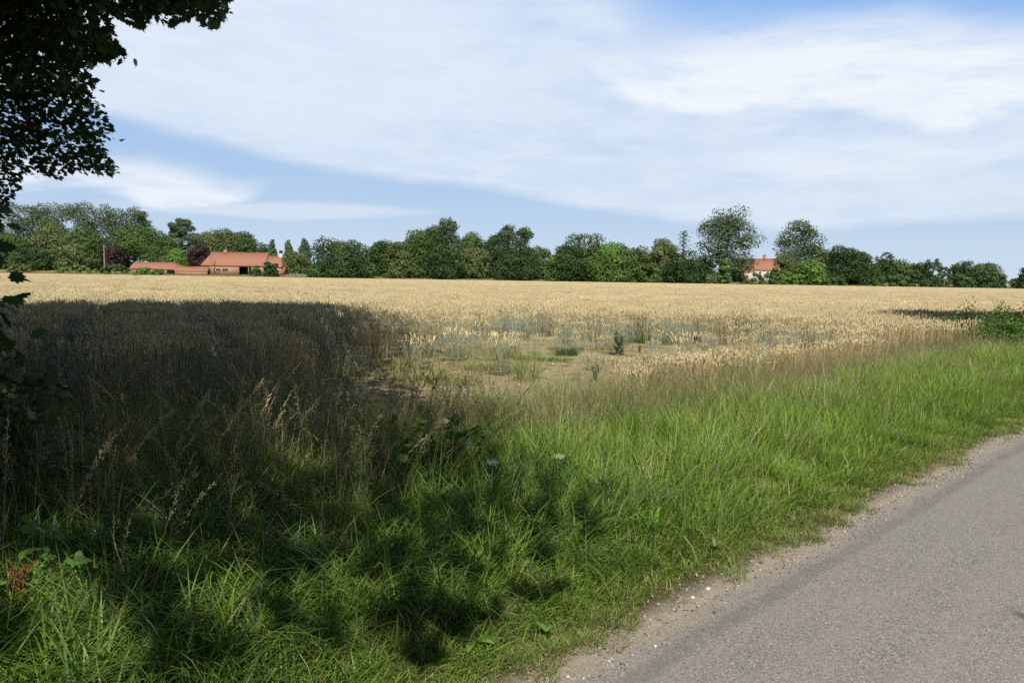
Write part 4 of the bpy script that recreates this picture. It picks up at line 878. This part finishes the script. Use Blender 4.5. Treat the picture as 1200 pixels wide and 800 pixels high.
wheat_clump(800,428,'pale green wheat clump at the right end of the bare soil',26,.58,.6)
wheat_clump(617,398,'narrow stray wheat clump in the gap behind the bright grass strip',22,.72,.8)
wheat_clump(535,424,'bluish wheat clump left of the centre, half hidden in weeds',26,.60,.9)
wheat_clump(556,408,'bluish wheat clump in front of the crop edge, left of the soil gap',24,.66,.85)
wheat_clump(492,432,'yellowing wheat clump at the left end of the lit bare soil',22,.55,.4)
wheat_clump(865,412,'golden wheat clump at the far right tip of the bare soil',22,.62,.3)
# grass on the soil
def tussock(x, y, lab, rx, ry, L, n, col, name='grass_tussock', up=.3):
    o = plant(name, x, y, lab, 'grass'); a = Acc(); q = U_(0,TAU,n); r = np.sqrt(rng.random(n))*(1+.15*np.sin(q*5)); P = np.stack([r*np.cos(q)*rx, r*np.sin(q)*ry, 0*q], -1); P[:,2] = T(P[:,0]+o.location[0], P[:,1]+o.location[1])-o.location[2]-.01
    blades(a, P, q+rng.normal(0,.7,n), U_(*L,n)*(1.15-.4*r), up*r+U_(0,.3,n), U_(.2,1.3,n), U_(.004,.008,n), jit(col,n,.3)*.7, jit(col,n,.25), seg=4, tip=.05); a.obj('blades', M_leaf, o)
    b = Acc(); P2 = P[::12].copy(); blades(b, P2, U_(0,TAU,len(P2)), U_(.06,.14,len(P2)), .5, 1.0, .006, (.3,.24,.12), (.42,.34,.2), seg=3); b.obj('dead_leaves', M_straw, o)
tussock(632,422,'bright green low grass strip on the bare soil',.62,.24,(.08,.20),900,(.13,.27,.03),'grass_patch')
tussock(600,419,'small bright grass patch at the left end of the grass strip',.22,.15,(.06,.15),240,(.14,.27,.035),'grass_patch')
tussock(664,417,'rounded blue green tussock beside the bright grass strip',.24,.22,(.20,.36),520,(.085,.16,.06))
tussock(762,402,'broad bright green grass patch in front of the crop edge',.85,.4,(.15,.32),1300,(.11,.23,.035),'grass_patch')
tussock(812,398,'smaller green grass patch further right at the crop edge',.5,.35,(.14,.28),600,(.10,.20,.035),'grass_patch')
tussock(620,388,'faint green patch at the crop edge above the grass strip',.5,.25,(.06,.14),300,(.14,.22,.05),'grass_patch')
tussock(700,398,'thin olive grass patch on the soil behind the rounded tussock',.35,.2,(.05,.12),240,(.16,.20,.06),'grass_patch')
tussock(575,432,'yellow green weedy patch left of the tall blue green clump',.6,.4,(.08,.20),700,(.18,.25,.06),'grass_patch')
tussock(500,445,'yellowish weedy patch near the shadow edge',.7,.5,(.06,.18),800,(.24,.26,.08),'grass_patch')
# thistle
def thistle(x, y, lab, h, n, col=(.15,.21,.15)):
    o = plant('thistle_plant', x, y, lab, 'thistle'); st, lf = Acc(), Acc()
    for i in range(n):
        q, l = U_(0,TAU,1)[0], h*U_(.6,1.0,1)[0]; tip_ = np.array([math.cos(q)*.16*h, math.sin(q)*.16*h, l]); tube(st, [(0,0,0), tip_*.5*[.6,.6,1.05], tip_], [.009,.007,.004], (.12,.16,.09), 5)
        for k in range(11):
            f = (k+1)/12; lanceolate(lf, [tip_*f], np.array([q+k*2.4]), .20*h/.6*(1.15-f*.6), .035, .7, .6, col)
            for s_ in (-.5,.5): lanceolate(lf, [tip_*f], np.array([q+k*2.4+s_]), .10*h/.6, .016, .8, .3, col, 3)
        hd = Acc(); spindle(hd, [tip_], [tip_+[0,0,.045]], .018, (.14,.15,.10), None, (0,.3,.6,1), (.4,1,1,.5), 6); hd.obj('flower_bud', M_leaf, o)
    parts(o, stem=(st,M_leaf), leaves=(lf,M_leaf))
thistle(725,417,'tall dark grey green thistle standing on the bare soil',.62,7)
thistle(750,413,'tiny dark green thistle seedling right of the tall thistle',.16,3)
thistle(697,447,'low dark green thistle at the front edge of the bare soil',.28,5)
thistle(772,441,'small dark thistle between the golden wheat and the soil',.22,4)
# broad leaved things in the verge
def lobed_plant(name, x, y, lab, cat, n, rad, h, leaf, col, seed, stemc=(.10,.13,.05)):
    o = plant(name, x, y, lab, cat); st, lf = Acc(), Acc(); g = np.random.default_rng(seed)
    q = g.uniform(0,TAU,n); r = rad*np.sqrt(g.random(n)); Z = h*(.35+.65*g.random(n)); P = np.stack([r*np.cos(q), r*np.sin(q)*.8, Z], -1)
    for i in range(n): 
        b = P[i]*[.35,.35,0]; tube(st, [b, b*.5+P[i]*.5+[0,0,.04], P[i]], [.005,.004,.0025], stemc, 4)
        k = 3; maple_leaves(lf, np.repeat(P[i:i+1], k, 0)+g.normal(0,.02,(k,3)), leaf, (math.cos(q[i])*.6, math.sin(q[i])*.6-.3, -.15), col, seed+i, .55)
    parts(o, stems=(st,M_leaf), leaves=(lf,M_leaf))
lobed_plant('bramble_bush', 495,590,'low bramble with broad lobed green leaves in the shaded verge','bramble',46,.42,.55,.11,(.085,.17,.035),70)
lobed_plant('bramble_bush', 400,570,'small sprig of lobed pale green leaves left of the bramble','bramble',10,.16,.50,.11,(.10,.18,.04),71)
lobed_plant('nettle_clump', 20,735,'clump of bright green leaves at the lower left picture edge','weed',38,.34,.42,.085,(.10,.21,.035),72)
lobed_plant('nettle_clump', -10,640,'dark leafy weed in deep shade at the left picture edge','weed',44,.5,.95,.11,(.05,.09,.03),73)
def rosette(name, x, y, lab, cat, n, L, w, col, lean=(.4,1.0), stalk=None):
    o = plant(name, x, y, lab, cat); a = Acc(); L *= 1.25; q = np.arange(n)*2.4+U_(-.3,.3,n); P = np.zeros((n,3)); P[:,2] = .05; lanceolate(a, P, q, U_(L*.7,L,n), w, U_(*lean,n), U_(.3,1.0,n), jit(col,n,.2)); a.obj('leaves', M_leaf, o)
    if stalk:
        b = Acc(); h, c = stalk; tube(b, [(0,0,0),(.02,0,h*.5),(.05,.02,h)], [.008,.006,.003], c, 5); b.obj('stem', M_straw, o)
        e = Acc(); m = 150; t = rng.random(m); B = np.stack([.02+.03*t+rng.normal(0,.022,m), rng.normal(0,.022,m), h*(.4+.6*t)], -1); spindle(e, B, B+rng.normal(0,.004,(m,3))+[0,0,.012], .006, jit(c,m,.3), None, (0,.5,1), (.4,1,.3), 4); e.obj('seed_head', M_straw, o)
rosette('dock_plant', 765,628,'light green dock with broad upright leaves in the sunlit verge','weed',8,.17,.05,(.22,.42,.07),(.2,.7))
rosette('dock_plant', 556,752,'broad pale leaf rosette low in the grass near the bottom edge','weed',6,.11,.045,(.14,.27,.05),(.7,1.2))
rosette('dock_plant', 14,760,'dock with rust red seed stalks in the bottom left corner','weed',6,.2,.05,(.12,.16,.05),stalk=(.34,(.22,.06,.03)))
rosette('dock_plant', 102,668,'small dock with a dark red seed stalk behind the arching grass','weed',5,.2,.045,(.09,.14,.04),stalk=(.42,(.20,.05,.03)))
rosette('plantain_plant', 838,642,'grey green plantain rosette at the edge of the verge','weed',7,.07,.022,(.13,.20,.07))
rosette('plantain_plant', 640,742,'flat green rosette in the short grass near the gravel','weed',7,.06,.022,(.13,.24,.05))
def umbel(x, y, h, lab, col=(.55,.56,.46)):
    o = plant('hogweed_flower', x, y, lab, 'flower'); st, fl, lf = Acc(), Acc(), Acc(); tube(st, [(0,0,0),(.02,0,h*.6),(.03,0,h)], [.006,.005,.003], (.14,.2,.07), 5)
    for i in range(11):
        q = i*2.4; rr = .034*math.sqrt((i+.5)/11); p = np.array([.03+rr*math.cos(q), rr*math.sin(q), h+.035-rr*.3]); tube(st, [(.03,0,h), p], [.0015,.001], (.16,.22,.08), 3)
        B = p+rng.normal(0,.006,(14,3)); spindle(fl, B, B+[0,0,.004], .0035, jit(col,14,.1), None, (0,.5,1), (.5,1,.4), 5)
    lanceolate(lf, np.zeros((4,3))+[0,0,h*.3], U_(0,TAU,4), .16, .05, .8, .6, jit((.09,.17,.04),4)); parts(o, stem=(st,M_leaf), petals=(fl,M_straw), leaves=(lf,M_leaf))
umbel(570,640,.50,'small white umbel flower head right of the bramble')
umbel(648,600,.36,'greenish white flower head at the shadow edge of the verge',(.45,.48,.28))
umbel(512,620,.66,'pale seed head on a stem above the bramble',(.42,.42,.30))
# the leafy hedge bush at the right edge of the verge
def hedge_bush(X, Y, wx, wy, h, lab, n, col, leaf=.055):
    o = thing('hedge_bush', (X, Y, float(T(X,Y))), lab, 'bush'); st, lf = Acc(), Acc(); g = np.random.default_rng(int(X*10)+99)
    q = g.uniform(0,TAU,n); cz = g.random(n)**.8; rr = np.sqrt(1-cz*cz*.9)*(.6+.5*g.random(n))*(1+.15*np.sin(q*4)+.12*np.sin(q*7+cz*5)); P = np.stack([np.cos(q)*rr*wx, np.sin(q)*rr*wy, h*cz*(.85+.2*np.sin(q*3)+.15*np.sin(q*8+1)+.25*g.random(n)**4)], -1)
    maple_leaves(lf, P, leaf, (0,0,.5), col, 5, 1.0)
    for i in range(0, n, max(1, n//60)): tube(st, [(0,0,0), P[i]*[.5,.5,.6], P[i]], [.012,.008,.002], (.12,.10,.07), 4)
    parts(o, branches=(st,M_bark), leaves=(lf,M_leaf))
hedge_bush(10.7,17.2,1.5,.8,.95,'leafy green bush in the verge near the right picture edge',9000,(.12,.22,.04),.05)
hedge_bush(13.2,18.4,1.2,.9,1.15,'dark bush in shade cut by the right picture edge',6000,(.09,.16,.04),.06)
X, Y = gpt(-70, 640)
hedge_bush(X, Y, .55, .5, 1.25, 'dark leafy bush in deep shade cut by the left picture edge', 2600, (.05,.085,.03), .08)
# single tall stems that stand out
def lone_stem(x, y, h, lean, az, lab, col, head=True):
    o = plant('seed_stem', x, y, lab, 'grass stem'); a = Acc(); c = blades(a, [(0,0,0)], az, h, lean, .5, .005, np.array(col)*.9, col, seg=10, tip=.6, wpow=4); a.obj('stem', M_straw, o)
    if head:
        b = Acc(); m = 60; t = rng.random(m)*3.99; i = t.astype(int); f = (t-i)[:,None]; B = c[0,6:][i]*(1-f)+c[0,7:][np.minimum(i,3)]*f if False else c[0,6+i]*(1-f)+c[0,np.minimum(7+i,10)]*f
        B = B+rng.normal(0,.007,(m,3)); spindle(b, B, B+(c[0,-1]-c[0,-3])*.12+rng.normal(0,.003,(m,3)), .0028, jit(col,m,.2), None, (0,.5,1), (.4,1,.2), 4); b.obj('seed_head', M_straw, o)
lone_stem(70,700,.80,.06,.2,'pale upright grass spike standing in front of the dark shade at left',(.40,.38,.22))
lone_stem(95,655,.95,.30,.1,'arching golden grass head leaning right from the left edge',(.50,.38,.18))
lone_stem(60,720,.95,.55,.0,'long pale grass head bending to the right above the bottom left grass',(.42,.42,.20))
lone_stem(150,640,.9,.35,.2,'straw coloured arching grass head left of the brown stems',(.48,.38,.22))
lone_stem(210,640,1.05,.22,.3,'tall straw coloured grass head rising in the middle of the shade',(.50,.40,.24))
lone_stem(272,610,1.1,.12,.3,'tallest straw grass head at the right of the shaded brown stems',(.46,.36,.22))
lone_stem(175,655,.98,.1,.3,'thin grass spike in the shade between two arching heads',(.40,.34,.2))
lone_stem(312,470,1.15,.02,.3,'thin dark upright weed stem rising above the wheat left of centre',(.14,.12,.08))
lone_stem(345,610,.85,.5,.1,'bent straw stem crossing the grass left of the bramble',(.42,.34,.2))
lone_stem(680,640,.5,.9,3.0,'dry pale stem lying over the sunlit grass at the shadow edge',(.50,.42,.28))
# stones and litter on the gravel edge
def pebbles(name, n, sel, size, cols, mat):
    a = Acc(); u = U_(-1,24,n); v = sel(n, u); x, y = xy(u, v); k = in_view(x, y, .5, .74); x, y, u, v = x[k], y[k], u[k], v[k]; n = len(x); s_ = size(n)
    base = np.array([(1,0,0),(.35,.9,0),(-.75,.65,0),(-.8,-.55,0),(.3,-.95,0),(.5,.3,.75),(-.5,.35,.7),(-.1,-.55,.8),(0,0,-.7)])
    F_ = np.array([(0,1,5),(1,2,6),(1,6,5),(2,3,6),(3,4,7),(3,7,6),(4,0,5),(4,5,7),(5,6,7),(1,0,8),(2,1,8),(3,2,8),(4,3,8),(0,4,8)])
    q = U_(0,TAU,n); B = base[None]*(1+rng.uniform(-.3,.3,(n,9,1))); c, s2 = np.cos(q)[:,None], np.sin(q)[:,None]
    V = np.stack([B[...,0]*c-B[...,1]*s2, B[...,0]*s2+B[...,1]*c, B[...,2]*.7], -1)*s_[:,None,None]
    zr = np.interp(v, rv, rz); zg = np.where(v < 2.0, np.maximum(zr, T(x,y)), T(x,y)); V = V+np.stack([x,y,zg+s_*.25],-1)[:,None]
    i = np.arange(n)[:,None,None]*9+F_[None]; cc = np.array(cols)[rng.integers(0,len(cols),n)]*U_(.75,1.25,n)[:,None]
    a.add(V.reshape(-1,3), i.reshape(-1,3), np.repeat(cc,9,0)); return a.obj(name, mat)
def stonemat():
    m, t, out = newmat('stone'); principled(t, out, attr(t,'Col').outputs['Color'], .85, .2); return m
M_stone = stonemat()
tag(pebbles('loose_gravel', 9000, lambda n,u: 1.98+rng.normal(0,.07,n)+.04*np.sin(u*2.3), lambda n: np.abs(rng.normal(.003,.0025,n))+.002, [(.25,.22,.19),(.16,.15,.14),(.36,.31,.25),(.10,.095,.09),(.38,.34,.28),(.30,.24,.18)], M_stone), kind='stuff')
tag(pebbles('loose_chippings', 2600, lambda n,u: U_(-1.5,1.9,n), lambda n: np.abs(rng.normal(.002,.0012,n))+.0015, [(.22,.21,.2),(.12,.115,.11),(.4,.37,.33)], M_stone), kind='stuff')
for (x, y, r_, lb) in ((830,690,.013,'small white stone on the gravel edge, right one of the close pair'),(812,700,.010,'smaller white stone on the gravel edge, left one of the close pair'),(947,622,.010,'white pebble by the grass edge further along the road'),(768,757,.008,'pale pebble on the gravel nearest the camera')):
    X, Y = gpt(x, y, -.05); a = Acc(); n_ = 8
    for k in range(3): spindle(a, [(-r_*.9,0,r_*.3*k)], [(r_*.9,r_*.3,r_*.25*k)], r_*(.8-.2*k), (.50,.48,.44), None, (0,.25,.6,1), (.4,1,.85,.3), 7)
    o = a.obj('white_stone', M_stone, smooth=True); o.location = (X, Y, .01); tag(o, lb, 'stone')
tag(pebbles('soil_clods', 7000, lambda n,u: U_(5.5,14,n), lambda n: np.abs(rng.normal(.008,.010,n))+.004, [(.30,.24,.15),(.36,.29,.18),(.24,.19,.12),(.42,.36,.26)], M_stone), kind='stuff')
a = Acc(); n = 3200; x, y = U_(-4,7,n), U_(9.5,19.5,n); P = np.stack([x,y,T(x,y)+.012],-1)
blades(a, P, U_(0,TAU,n), U_(.06,.28,n), U_(1.3,1.6,n), U_(-.25,.3,n), U_(.004,.008,n), jit((.46,.37,.2),n,.3), jit((.52,.42,.24),n,.3), seg=3, tip=.3); tag(a.obj('fallen_straw', M_straw), kind='stuff')
a = Acc(); n = 1500; u = U_(0,16,n); v = 2.07+np.abs(rng.normal(.03,.13,n))+.06*np.sin(u*2.3); x, y = xy(u, v); P = np.stack([x,y,T(x,y)+.012],-1)
cs = np.array([(.46,.28,.08),(.42,.30,.16),(.30,.17,.08),(.50,.40,.22),(.36,.14,.06)])[rng.integers(0,5,n)]
blades(a, P, U_(0,TAU,n), U_(.012,.035,n), U_(1.1,1.6,n), U_(-.4,.5,n), U_(.006,.013,n), cs, cs*.9, seg=3, tip=.1, root=.3); tag(a.obj('leaf_litter', M_straw), kind='stuff')
